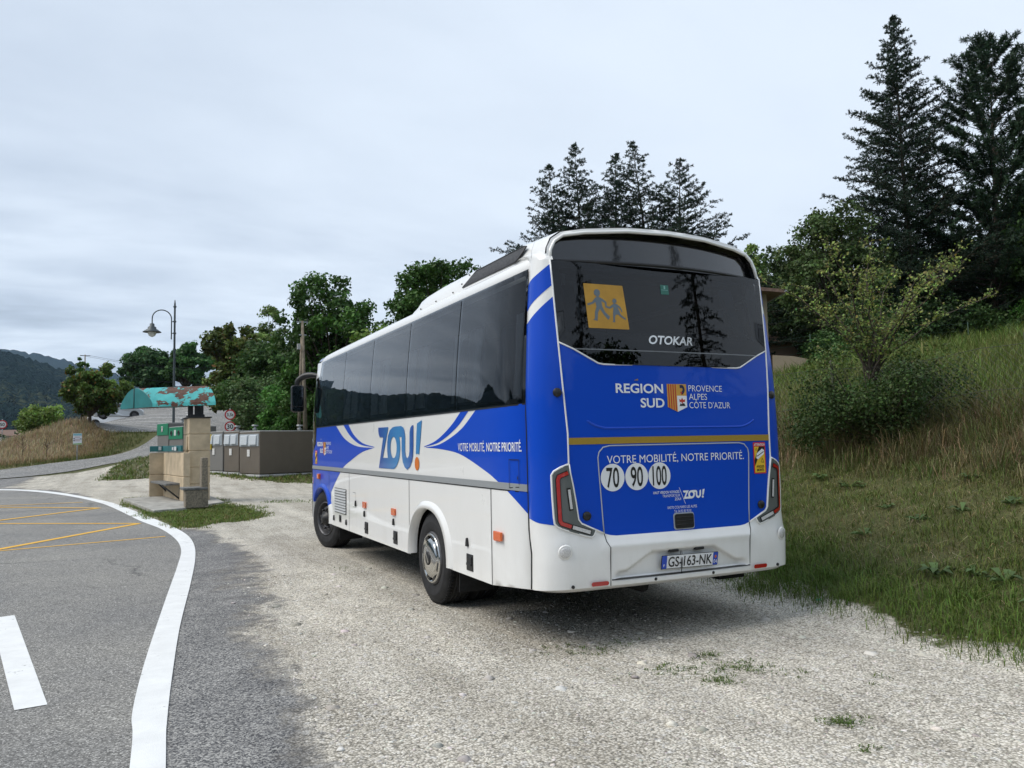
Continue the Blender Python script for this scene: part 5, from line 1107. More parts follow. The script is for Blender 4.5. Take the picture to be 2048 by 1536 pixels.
# ---- cars --------------------------------------------------------------
CARW = mat('car_white', (.78, .79, .80), .3, coat=1.); CARS = mat('car_silver', (.58, .60, .62), .3, metal=.5, coat=1.); CGL = mat('car_glass', (.02, .024, .028), .06)
def car(name, label, x, y, rz, paint, sc=(1, 1, 1), van=False):
    t = thing(name, label, 'car' if not van else 'van', (x, y, h0(x, y)+.05), rz, 'cars in the car park'); t.scale = sc
    # local: +x towards the front, half width .86
    if van: top = [(-2.0, .95), (-1.95, 1.62), (-1.7, 1.80), (.55, 1.82), (.95, 1.66), (1.45, 1.12), (2.0, .95), (2.1, .62)]
    else: top = [(-1.98, .80), (-1.9, .98), (-1.60, 1.36), (-1.2, 1.46), (-.2, 1.47), (.25, 1.38), (.98, 1.0), (1.7, .88), (1.95, .72), (2.0, .45)]
    bot = [(1.96, .28), (1.62, .2), (-1.6, .2), (-1.95, .30), (-2.02, .5)]
    C = cat(top+bot, 6, True); n = len(C)
    def body(b):
        V = []; ws = [(-.86, .93), (-.84, .985), (-.70, 1.), (-.3, 1.012), (.3, 1.012), (.70, 1.), (.84, .985), (.86, .93)]
        for yv, k in ws:
            for px_, pz_ in C:
                tum = max(0, (pz_-.85))*.28; yy = yv*(1-tum/.86) ; V.append((px_*k, yy, .62+(pz_-.62)*(k if abs(yv) > .8 else k)))
        m = len(ws); b.add(V, [(a*n+i, a*n+(i+1) % n, (a+1)*n+(i+1) % n, (a+1)*n+i) for a in range(m-1) for i in range(n)], 0, True)
        b.add(V[:n], [tuple(range(n-1, -1, -1))]); b.add(V[-n:], [tuple(range(n))])
    part(body, 'body', [paint], parent=t)
    gs = [(-1.55, 1.02), (-1.25, 1.33), (-.2, 1.37), (.12, 1.30), (.72, 1.02)] if not van else [(.3, 1.05), (.3, 1.66), (.7, 1.64), (1.2, 1.1)]
    for s in (-1, 1):
        part(lambda b: b.add([(a, s*(.868-max(0, z-.85)*.28), z) for a, z in gs], [tuple(range(len(gs)))[::s]]), 'side_window', [CGL], parent=t)
        part(lambda b: b.add([(a, s*y_, z) for a, y_, z in ((1.62, .80, .62), (1.90, .66, .60), (1.93, .64, .74), (1.66, .79, .79))], [(0, 1, 2, 3)[::s]]), 'headlight', [CLEAR], parent=t)
        for wx in (1.25, -1.25):
            w = part(lambda b: b.lathe([(.001, s*.84), (.20, s*.86), (.21, s*.87), (.30, s*.878), (.325, s*.86), (.325, s*.66)], lambda p, q, u: (wx+p, u, .315+q), 28), 'wheel', [RUBBER], parent=t)
            part(lambda b: b.lathe([(.001, s*.862), (.06, s*.872), (.19, s*.875)], lambda p, q, u: (wx+p, u, .315+q), 10, sm=False), 'rim', [STEEL], parent=w)
            part(lambda b: b.prism([(wx+.39*math.cos(a), .315+.39*math.sin(a)) for a in np.linspace(-.25, math.pi+.25, 18)], lambda p, q, u: (p, s*u, q), .60, .866), 'wheel_well', [BLACK], parent=t)
    ws = [(.30, 1.375), (.95, 1.02)] if not van else [(.98, 1.66), (1.45, 1.14)]
    part(lambda b: b.add([(ws[0][0]+.02, -.62, ws[0][1]), (ws[0][0]+.02, .62, ws[0][1]), (ws[1][0]+.02, .72, ws[1][1]), (ws[1][0]+.02, -.72, ws[1][1])], [(0, 1, 2, 3)]), 'windscreen', [CGL], parent=t)
    part(lambda b: b.box((1.985, 0, .40), (.03, 1.2, .16)), 'grille', [BLACK], parent=t)
    return t
car('parked_car', 'silver white hatchback parked side on, its nose pointing away from the reddish tree', -3.35, 73.3, math.radians(-2), CARS)
car('parked_car', 'white car parked behind the silver hatchback, only its roof in sight', -4.15, 81.5, math.radians(-4), CARW, (1, 1, 1.05))
car('parked_van', 'white van parked furthest away behind the other two cars', -4.2, 89.5, math.radians(-4), CARW, (1, 1, 1.0), True)
# ---- walls and houses --------------------------------------------------
STONE = bpy.data.materials.new('gabion_stone'); STONE.use_nodes = True
def _st():
    t = STONE.node_tree; b = t.nodes['Principled BSDF']; tc = N(t, 'ShaderNodeTexCoord'); c, d, r = chips(t, tc.outputs['Object'], 3.2, [(0, (.22, .21, .19)), (.6, (.38, .365, .33)), (1, (.52, .50, .46))])
    t.links.new(mixc(t, .9, c, ramp(t, d, [(.35, (1, 1, 1)), (.7, (.15, .15, .14))]), 'MULTIPLY'), b.inputs['Base Color']); b.inputs['Roughness'].default_value = .9
    bn = N(t, 'ShaderNodeBump'); bn.inputs['Distance'].default_value = .1; bn.invert = True; t.links.new(d, bn.inputs['Height']); t.links.new(bn.outputs[0], b.inputs['Normal'])
_st()
b = MB(); WL = cat([(7.6, 58.5), (8.0, 66), (8.3, 74), (8.8, 82)], 6); V = []
for x, y in WL:
    z = h0(x, y); V += [(x, y, z-.6), (x, y, z+1.9), (x+.6, y, z+1.9), (x+.6, y, z-.6)]
b.add(V, [(4*i+k, 4*i+4+k, 4*i+4+(k+1) % 4, 4*i+(k+1) % 4) for i in range(len(WL)-1) for k in range(4)]+[(0, 1, 2, 3)])
tag(b.build('stone_wall', [STONE]), 'grey rough stone retaining wall along the climbing side road', 'wall')
RENDERW = mat('render_tan', (.37, .30, .21), .9, var=.12, vs=1.2, bump=.15, bs=30); TILE = mat('roof_tile', (.20, .13, .10), .85, var=.3, vs=8, bump=.6, bs=14); PINK = mat('render_pink', (.52, .36, .27), .9, var=.15, vs=1)
bx, by = 14.2, 14.6; bz = h0(15.13, 13.59)
hs = thing('stone_house', 'tan rendered house with a low overhanging roof rising behind the coach corner', 'house', (15.13, 13.59, bz-.3), math.radians(-25.8))
part(lambda b: b.box((-3.5, 2.6, -.2), (7, 5.2, 6.6)), 'wall', [RENDERW], parent=hs)
rf = part(lambda b: b.prism([(-7.5, 3.02), (-3.5, 3.42), (.38, 3.02), (.38, 3.12), (-3.5, 3.54), (-7.5, 3.12)], lambda p, q, t: (p, t, q), -.5, 5.7), 'roof', [TILE], parent=hs)
part(lambda b: b.box((-3.2, 3.0, 3.6), (.45, .45, .6)), 'chimney', [RENDERW], parent=rf)
part(lambda b: b.tube([(.42, -.5, 3.05), (.42, 5.7, 3.05)], .05, 8), 'gutter', [GALV], parent=rf)
b = MB(); V = []
for x, y, hh in ((15.1, 13.4, .85), (15.6, 13.1, .65), (16.0, 12.9, .45)):
    z = h0(x, y); V += [(x, y, z-.3), (x, y, z+hh), (x+.2, y+.25, z+hh), (x+.2, y+.25, z-.3)]
b.add(V, [(4*i+k, 4*i+4+k, 4*i+4+(k+1) % 4, 4*i+(k+1) % 4) for i in range(2) for k in range(4)]+[(0, 1, 2, 3), (8, 11, 10, 9)])
tag(b.build('garden_wall', [RENDERW]), 'low sloping tan wall at the foot of the rendered house', 'wall')
b = MB(); V = []
q0, q1 = (25.5, 19.8), (29., 17.6)
ph_ = thing('pink_house', 'low pink rendered outbuilding glimpsed between the shrubs beyond the meadow', 'house', (24.2, 22.6, h0(24.2, 22.6)+.4), math.radians(-25.8))
part(lambda b: b.box((0, 2, .4), (5.5, 4, 1.6)), 'wall', [PINK], parent=ph_)
part(lambda b: b.prism([(-2.4, 1.16), (0, 1.9), (2.4, 1.16), (2.4, 1.26), (0, 2.02), (-2.4, 1.26)], lambda p, q, t: (t, 2+p, q), -3.0, 3.0), 'roof', [TILE], parent=ph_)
WH = mat('house_white', (.62, .60, .56), .9)
for i, (az, d, w, lab) in enumerate(((-6.6, 430, 9, 'white cottage in the valley closest to the frame edge'), (-5.6, 445, 8, 'small pale cottage in the valley between two white ones'), (-4.75, 455, 16, 'widest white house in the valley just above the dry grass'))):
    x, y = d*math.sin(math.radians(az))-2.3, d*math.cos(math.radians(az))-4.5
    t = thing('valley_house', lab, 'house', (x, y, 4.0+i*.6), math.radians(10+25*i), 'houses far down the valley')
    part(lambda b: b.box((0, 0, 0), (w, 8, 9)), 'wall', [WH], parent=t)
    part(lambda b: b.prism([(-5, 4.4), (0, 7.2), (5, 4.4)], lambda p, q, u: (u, p, q), -w/2-.5, w/2+.5), 'roof', [TILE], parent=t)
# ---- chain link fence --------------------------------------------------
WIRE = mat('fence_wire', (.07, .07, .055), .6, metal=.3)
FP = [(6.35, 7.2), (6.45, 5.2), (6.5, 3.2), (6.55, 1.2), (6.65, -.8), (6.8, -2.8)]
fc = thing('chain_link_fence', 'sagging rusty chain link fence running through the tall grass of the bank', 'fence', (FP[2][0], FP[2][1], h0(*FP[2])))
fo = Vector(fc.location)
def fpt(s, v):
    k = min(int(s), len(FP)-2); t = s-k; x = FP[k][0]+(FP[k+1][0]-FP[k][0])*t; y = FP[k][1]+(FP[k+1][1]-FP[k][1])*t
    return Vector((x-.06*v+.03*math.sin(s*3), y, float(H(x, y))+v*(1.02+.06*math.sin(s*1.3))+.0))-fo
def mesh_(b):
    L = 10.; st = .088/2; n = int(L/(2*st)); rows = int(1.0/(2*st))
    V = []; E = []; per = (len(FP)-1)/n
    for i in range(n+rows):
        for sgn in (1, -1):
            pts = [((i-(rows if sgn > 0 else 0)+sgn*j)*per, j/rows) for j in range(rows+1)]
            pts = [(s, v) for s, v in pts if 0 <= s <= len(FP)-1]
            if len(pts) < 2: continue
            q = pts[::4]+([pts[-1]] if (len(pts)-1) % 4 else [])
            b.tube([fpt(s, v) for s, v in q], .0016, 3, caps=False, sm=False)
part(mesh_, 'wire_mesh', [WIRE], parent=fc)
part(lambda b: [b.tube([fpt(s, v) for s in np.linspace(0, len(FP)-1, 40)], .003, 4) for v in (.02, .5, 1.)], 'tension_wire', [WIRE], parent=fc)
for s in (0.02, 1.9, 3.2, 4.98): part(lambda b: b.tube([fpt(s, -.15), fpt(s, 1.12)], .02, 6), 'post', [WIRE], parent=fc)
gf = thing('garden_fence', 'green wire garden fence with thin posts beside the tan house', 'fence', (19, 15.6, h0(19, 15.6)))
def gfz(x, y): return h0(x, y)-gf.location.z
part(lambda b: [b.tube([(x-19, y-15.6, gfz(x, y)+z) for x, y in ((17.2, 16.4), (19, 15.6), (21.5, 14.4), (24, 13.2))], .004, 4) for z in (.1, .4, .7, 1., 1.25)], 'wire_mesh', [mat('green_wire', (.02, .06, .035), .6)], parent=gf)
for x, y in ((17.2, 16.4), (19, 15.6), (21.5, 14.4), (24, 13.2)): part(lambda b: b.tube([(x-19, y-15.6, gfz(x, y)-.1), (x-19, y-15.6, gfz(x, y)+1.3)], .018, 6), 'post', [mat('green_post', (.02, .055, .035), .6)], parent=gf)
b = MB(); b.lathe([(.001, .05), (.035, .045), (.05, .02), (.03, .0)], lambda p, q, u: (2.72+p*1.3, .28+q+.2*u, u+.01), 7, sm=False)
tag(b.build('crumpled_wrapper', [mat('litter_green', (.02, .30, .17), .4)]), 'crumpled green wrapper lying on the gravel by the grass edge', 'litter')
HAZE = .00006
# ================================================================== VEGETATION
def leafcards(P, N_, size, rs, asp=.62, fold=.25, Tn=None):
    """P centres, N_ rough normals -> folded leaf quads (4 verts: base, side, tip, side)"""
    n = len(P); r = rs.normal(size=(n, 3)); nn = N_+.9*r; nn /= np.linalg.norm(nn, axis=1)[:, None]+1e-9
    t = Tn if Tn is not None else rs.normal(size=(n, 3)); t = t-nn*np.sum(t*nn, 1)[:, None]; t /= np.linalg.norm(t, axis=1)[:, None]+1e-9
    s = np.cross(nn, t); sz = (size*(.6+.8*rs.rand(n)))[:, None] if np.ndim(size) == 0 else size[:, None]
    V = np.stack([P-t*sz*.5, P+s*sz*asp*.5+nn*sz*fold*.3, P+t*sz*.5, P-s*sz*asp*.5+nn*sz*fold*.3], 1).reshape(-1, 3)
    F = np.arange(n*4).reshape(n, 4); return V, F
def branchmesh(parts): # list of (pts, radii)
    b = MB()
    for p, r in parts: b.tube(p, r, 6, caps=False)
    return b
def palette(rs, n, base, var=.35, tint=None, tf=0., val=None):
    c = np.array(base)[None]*(1+var*(rs.rand(n, 1)*2-1)); c = c*(1+.15*(rs.rand(n, 3)*2-1))
    if tint is not None:
        k = (rs.rand(n, 1) < tf)*rs.rand(n, 1); c = c*(1-k)+np.array(tint)[None]*k
    return np.clip(c, .004, 1)
def broadleaf(seed, H_, R, base, leaf=.22, nl=9000, trunk=.16, clear=.22, lobes=26, squash=1., tint=None, tf=0., dens=1., rc=.30, top=None):
    """returns (trunk MB, V, F, col) about the origin"""
    rs = np.random.RandomState(seed); parts = []; cs = []
    lean = rs.normal(size=2)*.04*H_
    tp = [Vector((lean[0]*t*t, lean[1]*t*t, H_*t*.72)) for t in np.linspace(0, 1, 7)]
    parts.append((tp, [trunk*(1-.8*t) for t in np.linspace(0, 1, 7)]))
    zc = H_*(clear+1)/2; rz_ = H_*(1-clear)/2
    for k in range(lobes):
        for _ in range(30):
            d = rs.normal(size=3); d /= np.linalg.norm(d); rr = rs.rand()**.45
            if d[2] > -.75: break
        prof = 1.0 if d[2] > 0 else 1-.25*abs(d[2])
        c = np.array([d[0]*R*rr*prof*.80, d[1]*R*rr*prof*.80, zc+d[2]*rz_*rr*.86*squash])
        if top and d[2] > .5: c[:2] *= top
        cs.append((c, R*rc*(.65+.7*rs.rand())))
        t0 = min(.95, max(.22, (c[2]/H_-.25)*.9)); s = tp[int(t0*6)]
        m = s.lerp(Vector(c), .5)+Vector((0, 0, .06*H_)); parts.append(([s, m, Vector(c)], [trunk*.42, trunk*.22, trunk*.07]))
    w = np.array([r**2 for _, r in cs]); w = w/w.sum(); P = []; Nn = []; ck = []
    for (c, r), wk in zip(cs, w):
        n = max(20, int(nl*wk)); d = rs.normal(size=(n, 3)); d /= np.linalg.norm(d, axis=1)[:, None]
        # sub-sprays inside a lobe
        ns = 9; sd = rs.normal(size=(ns, 3)); sd /= np.linalg.norm(sd, axis=1)[:, None]; q = rs.randint(ns, size=n)
        p = c+sd[q]*r*.62*np.array([1, 1, .75])+d*(r*.50*rs.rand(n, 1)**.6)*np.array([1, 1, .8])
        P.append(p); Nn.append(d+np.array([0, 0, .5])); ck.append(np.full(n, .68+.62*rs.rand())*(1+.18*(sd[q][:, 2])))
    P = np.concatenate(P); Nn = np.concatenate(Nn); ck = np.concatenate(ck); P[:, 2] = np.maximum(P[:, 2], .05*H_)
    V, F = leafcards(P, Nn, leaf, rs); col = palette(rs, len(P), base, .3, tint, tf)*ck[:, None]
    return branchmesh(parts), V, F, np.repeat(col, 4, 0)
def conifer(seed, H_, Lm, base, kind='cedar', trunk=.2, nb=120, clear=.05, dens=1., leader=0., shape=.8):
    rs = np.random.RandomState(seed); parts = []; P = []; T = []; Cc = []; Sz = []
    bend = rs.normal(size=2)*.02*H_
    ax = lambda t: Vector((bend[0]*math.sin(t*2.5)+leader*t*t, bend[1]*math.sin(t*2.), H_*t))
    parts.append(([ax(t) for t in np.linspace(0, 1, 12)], [max(.012, trunk*(1-t)) for t in np.linspace(0, 1, 12)]))
    for k in range(nb):
        f = clear+(1-clear)*(k/nb)**.92; a = k*2.399+rs.normal()*.4
        L = Lm*((1-f)**shape)*(.62+.55*rs.rand())+.05*Lm*(.4+rs.rand()*.6)*(f < .97)
        if kind == 'pine' and rs.rand() < .12: L *= .4
        s = ax(f); up = {'cedar': .30+.35*f, 'pine': .30+.75*f, 'spruce': .05+.3*f}[kind]
        pts = []; m = 7
        for j in range(m):
            u = j/(m-1)
            if kind == 'cedar': z = L*((up+.12)*u-.30*u*u+.05*math.sin(u*5+k)+.10*u**4)
            elif kind == 'pine': z = L*(up*u*.55+.26*u*u*(.4+f))
            else: z = L*(up*u-.35*u*u)
            pts.append(s+Vector((math.cos(a)*L*u, math.sin(a)*L*u, z)))
        parts.append((pts, [max(.004, .020*L*(1-.85*u)*.5) for u in np.linspace(0, 1, m)]))
        # side twigs lying in the branch plane
        nt = max(3, int(L*(6.5 if kind != 'pine' else 5)*dens)); d0 = Vector((math.cos(a), math.sin(a), 0)); sd = Vector((-math.sin(a), math.cos(a), 0))
        for j in range(nt):
            u = .12+.88*(j+rs.rand()*.8)/nt; i = min(m-2, int(u*(m-1))); q = pts[i].lerp(pts[i+1], u*(m-1)-i)
            side_ = 1 if j % 2 else -1
            if kind == 'pine':
                if u < .35: continue
                l = (.28+.35*rs.rand())*(.6+.4*(1-u)) ; dr = (d0*.7+sd*side_*(.9*rs.rand())+Vector((0, 0, .55+.5*rs.rand()))).normalized(); nn = int(30*dens)+6
            else:
                l = L*.30*(1.08-u)*(.5+.8*rs.rand())+.10; dr = (d0*.8+sd*side_*(.8)+Vector((0, 0, rs.normal()*.30+(.16 if kind == 'cedar' else -.1)))).normalized(); nn = int((10+26*l)*dens)
            e = q+dr*l
            if kind != 'pine': parts.append(([q, e], [.008, .003]))
            v = rs.rand(nn); c = np.array(q)[None]+np.array(dr)[None]*l*v[:, None]
            r = rs.normal(size=(nn, 3)); r /= np.linalg.norm(r, axis=1)[:, None]
            if kind == 'pine': t = np.array(dr)[None]*.75+r*.85; sz = .19+.07*rs.rand(nn)
            else: t = np.array(dr)[None]*.55+r*.75+np.array([0, 0, .25]); sz = .09+.07*rs.rand(nn)
            t /= np.linalg.norm(t, axis=1)[:, None]
            P.append(c+t*sz[:, None]*.45); T.append(t); Sz.append(sz); Cc.append(np.full(nn, .65+.6*rs.rand()))
    P = np.concatenate(P); T = np.concatenate(T); Sz = np.concatenate(Sz); Cc = np.concatenate(Cc)
    nn = rs.normal(size=P.shape); V, F = leafcards(P, nn, Sz, rs, asp=.28 if kind != 'pine' else .17, fold=.1, Tn=T)
    col = palette(rs, len(P), base, .35)*Cc[:, None]
    return branchmesh(parts), V, F, np.repeat(col, 4, 0)
def plant(name, label, cat_, x, y, data, group=None, rz=0., m=None, dz=-.12, names=('trunk', 'crown'), bark=None):
    t = thing(name, label, cat_, (x, y, h0(x, y)+dz), rz, group)
    b, V, F, col = data
    if b and b.v: b.build(names[0], [bark or BARK], t)
    o = fast(names[1], V, F, m or LEAF, t, col); return t
TG = 'trees behind the coach and car park'
DK = (.040, .075, .017); MID = (.058, .10, .024); OLV = (.10, .125, .034); BRN = (.20, .10, .035)
def tr(name, label, x, y, zt, seed, R, base, leaf, nl, cat_='tree', k=1.03, **kw):
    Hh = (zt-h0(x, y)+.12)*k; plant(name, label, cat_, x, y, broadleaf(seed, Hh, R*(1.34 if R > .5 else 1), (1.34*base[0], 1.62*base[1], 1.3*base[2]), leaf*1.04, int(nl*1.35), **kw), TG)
tr('maple_tree', 'young maple with reddish top leaves standing on the dry grass mound', -5.1, 60.9, 8.15, 1, 1.72, (.062, .085, .020), .22, 15000, trunk=.11, clear=.0, lobes=60, tint=(.22, .11, .03), tf=.13, rc=.28)
tr('sapling_tree', 'thin pale sapling poking up beside the reddish maple', -5.7, 62.2, 8.7, 2, .42, MID, .16, 1600, trunk=.05, clear=.4, lobes=14, rc=.5)
tr('ash_tree', 'dark round ash tree with feathery top behind the lamp post', -.53, 102.8, 13.8, 3, 3.1, (.040, .072, .030), .40, 13000, trunk=.24, clear=.0, lobes=64, rc=.26)
tr('ash_tree', 'dark ash tree with the ragged pointed top right of the lamp post', 3.6, 98.6, 14.3, 4, 2.7, (.046, .088, .030), .40, 12000, trunk=.22, clear=.0, lobes=60, rc=.26, top=.55)
tr('hazel_shrub', 'low yellowish shrub between the reddish maple and the shelter roof', -3.2, 84.0, 8.9, 5, 1.5, (.09, .115, .026), .26, 5000, 'shrub', trunk=.1, clear=-.05, lobes=30)
tr('willow_shrub', 'pale green round bush behind the crest of the dry grass mound', -9.8, 78., 5.6, 6, 1.75, (.13, .165, .04), .22, 9000, 'shrub', trunk=.1, clear=-.1, lobes=40, rc=.34)
tr('chestnut_tree', 'horse chestnut with browning leaves at the near edge of the car park woods', 4.9, 59.5, 11.4, 7, 2.15, (.075, .085, .024), .30, 14000, trunk=.22, clear=-.05, lobes=60, tint=BRN, tf=.12, rc=.28)
tr('birch_tree', 'pale feathery birch rising above the browning chestnut', 8.2, 63.0, 13.1, 8, 2.2, (.115, .14, .048), .22, 12000, trunk=.14, clear=.0, lobes=70, rc=.22, top=.6)
tr('maple_tree', 'broad dark green maple filling the wood below the pale birch', 6.0, 53.3, 8.8, 9, 2.7, (.042, .072, .020), .26, 16000, trunk=.2, clear=-.1, lobes=60, rc=.30)
tr('maple_tree', 'dark maple closing the wood between the pale birch and the big walnut', 8.9, 50., 9.2, 45, 2.6, (.036, .062, .018), .26, 14000, trunk=.2, clear=-.1, lobes=60, rc=.30)
tr('field_shrub', 'grey green shrub behind the recycling containers with small pale leaves', 4.9, 44.2, 5.9, 10, 2.0, (.068, .092, .040), .16, 15000, 'shrub', trunk=.12, clear=-.1, lobes=50, rc=.30)
tr('field_shrub', 'bright green leafy shrub right behind the brown container', 5.3, 39.0, 5.2, 11, 1.45, (.058, .125, .028), .17, 12000, 'shrub', trunk=.1, clear=-.1, lobes=40, rc=.34)
tr('field_shrub', 'dark shrub at the foot of the timber pole beside the coach mirror', 7.0, 38.5, 6.4, 31, 2.0, (.040, .072, .020), .18, 11000, 'shrub', trunk=.1, clear=-.1, lobes=40, rc=.34)
tr('walnut_tree', 'big round dark walnut tree directly above the coach roof front', 6.8, 34.9, 10.2, 12, 2.45, DK, .18, 26000, trunk=.24, clear=.0, lobes=90, rc=.25)
tr('walnut_tree', 'second round walnut tree rising higher and nearer the roof pod', 10.5, 29.8, 10.7, 13, 2.55, (.036, .068, .015), .18, 28000, trunk=.24, clear=-.05, lobes=90, rc=.25)
tr('hornbeam_shrub', 'olive green hornbeam bush just over the coach roof between two walnuts', 6.9, 26.4, 6.3, 14, 1.9, (.090, .120, .026), .15, 16000, 'shrub', trunk=.1, clear=-.05, lobes=50, rc=.30)
tr('hornbeam_shrub', 'lower dark filler bush beneath the nearer walnut tree', 8.6, 25.2, 6.0, 15, 2.0, (.050, .082, .020), .16, 14000, 'shrub', trunk=.1, clear=-.05, lobes=44, rc=.32)
# cedars behind the coach
CE = (.017, .038, .020)
def ced(label, x, y, zt, seed, Lm, nb, dens, leader, kind='cedar', name='cedar_tree', base=CE, trunk=.18, clear=.02, shape=.8, bark=None):
    plant(name, label, 'tree', x, y, conifer(seed, zt-h0(x, y)+.12, Lm, base, kind, trunk, nb, clear, dens, leader=leader, shape=shape), TG, bark=bark)
ced('spiky cedar with the tallest top behind the coach rear roof', 15.8, 25.8, 14.9, 20, 5.6, 150, 1.25, -.2, shape=1.12)
ced('leaning spiky cedar with two thin whips above the rear window', 18.3, 23.7, 14.5, 21, 5.4, 140, 1.1, -.9, shape=1.1)
ced('shorter cedar wedged between the two spiky ones behind the coach', 16.9, 24.8, 14.2, 22, 5.0, 140, 1.25, .2, shape=1.1)
ced('small outer cedar whose low boughs spread towards the house roof', 19.0, 23.0, 13.8, 23, 5.6, 130, 1.15, .4, shape=1.05)
ced('thin outer cedar whose boughs reach out over the coach roof pod', 14.9, 26.8, 14.1, 24, 5.8, 130, 1.15, -.3, shape=1.05)
tr('poplar_tree', 'light green feathery tree behind the house roof', 28.4, 29.8, 13.0, 16, 2.0, (.14, .175, .055), .17, 14000, trunk=.13, clear=.0, lobes=60, rc=.22)
tr('poplar_tree', 'light green feathery tree peeping over the right end of the house roof', 29.6, 28.2, 12.4, 17, 1.8, (.125, .165, .05), .17, 12000, trunk=.13, clear=.0, lobes=56, rc=.23)
# the wood on top of the meadow
ced('tall slender cedar with a long bare pointed top above the meadow', 27.3, 17.6, 19.5, 25, 5.0, 270, 1.35, -.1, base=(.018, .040, .021), trunk=.17, shape=.97)
ced('bushy topped black pine beside the tall slender cedar', 29.2, 15.7, 17.4, 26, 4.0, 170, 1.35, .1, 'pine', 'pine_tree', (.026, .056, .026), .15, .18, .60, mat('pine_bark', (.085, .062, .048), .9, var=.4, vs=8, bump=.6, bs=20))
tr('oak_tree', 'dark spreading oak at the edge of the wood nearest the house', 21.8, 16.9, 10.3, 18, 1.9, (.060, .078, .030), .13, 16000, trunk=.12, clear=.0, lobes=80, rc=.22)
tr('oak_tree', 'dark low oak under the slender cedar', 25.6, 19.2, 10.0, 19, 2.5, (.028, .046, .017), .16, 18000, trunk=.14, clear=-.05, lobes=70, rc=.28)
tr('oak_tree', 'dark oak filling the gap between cedar and pine', 31.3, 19.7, 10.4, 32, 2.5, (.026, .044, .015), .17, 16000, trunk=.16, clear=-.05, lobes=64, rc=.28)
tr('oak_tree', 'dark oak behind the pine trunk', 34.0, 18.2, 10.6, 33, 2.9, (.028, .048, .015), .18, 16000, trunk=.16, clear=-.05, lobes=64, rc=.28)
tr('oak_tree', 'leafy oak leaning in from the far edge of the wood beyond the pine', 29.9, 13.0, 10.6, 34, 2.0, (.038, .066, .019), .14, 18000, trunk=.14, clear=.0, lobes=70, rc=.26)
tr('oak_tree', 'tall dark oak at the outermost edge of the wood', 36.6, 16.2, 14.5, 35, 3.4, (.032, .054, .016), .2, 16000, trunk=.2, clear=.0, lobes=70, rc=.26)
tr('oak_tree', 'shaded oak behind the house end of the wood', 25.1, 21.6, 10.6, 46, 2.2, (.042, .06, .022), .15, 15000, trunk=.14, clear=-.05, lobes=64, rc=.26)
tr('holly_shrub', 'low bright green shrub at the foot of the pine', 28.9, 13.6, 6.4, 36, 1.3, (.050, .105, .022), .11, 8000, 'shrub', trunk=.06, clear=-.2, lobes=30, rc=.36)
tr('dogwood_shrub', 'low dark shrub along the wood edge behind the hawthorn', 20.6, 14.5, 6.0, 37, 1.5, (.030, .052, .015), .11, 8000, 'shrub', trunk=.06, clear=-.2, lobes=30, rc=.36)
tr('dogwood_shrub', 'low dark shrub against the garden wall of the house', 16.6, 13.0, 4.6, 38, .7, (.036, .066, .019), .08, 5000, 'shrub', trunk=.04, clear=-.2, lobes=20, rc=.42)
tr('dogwood_shrub', 'dark shrub in the shade between the slender cedar and the meadow', 25.4, 16.0, 7.0, 39, 1.8, (.026, .044, .014), .12, 9000, 'shrub', trunk=.06, clear=-.2, lobes=34, rc=.36)
tr('dogwood_shrub', 'dark shrub between the pine trunk and the meadow', 27.4, 14.4, 6.4, 47, 1.5, (.028, .046, .014), .12, 8000, 'shrub', trunk=.06, clear=-.2, lobes=30, rc=.36)
# trees on the other side of the road, behind the viewer, seen mirrored in the rear window
BG = 'trees across the road mirrored in the rear window'
plant('spruce_tree', 'dark spruce across the road mirrored beside the yellow sign', 'tree', 8.5, -17., conifer(41, 9.5, 2.4, CE, 'spruce', .2, 110, .02, 1.1), BG)
plant('spruce_tree', 'taller dark spruce across the road mirrored beside the curtain', 'tree', 19., -19., conifer(42, 14, 2.6, CE, 'spruce', .2, 120, .02, 1.1), BG)
plant('lime_tree', 'leafy lime tree across the road mirrored below the yellow sign', 'tree', 2.9, -13.5, broadleaf(43, 6.4, 2.0, DK, .2, 5000, .16, .1, 24), BG)
plant('lime_tree', 'broad lime tree across the road mirrored low in the window', 'tree', 13.5, -24., broadleaf(44, 6.5, 5.0, DK, .34, 6000, .2, .0, 28), BG)
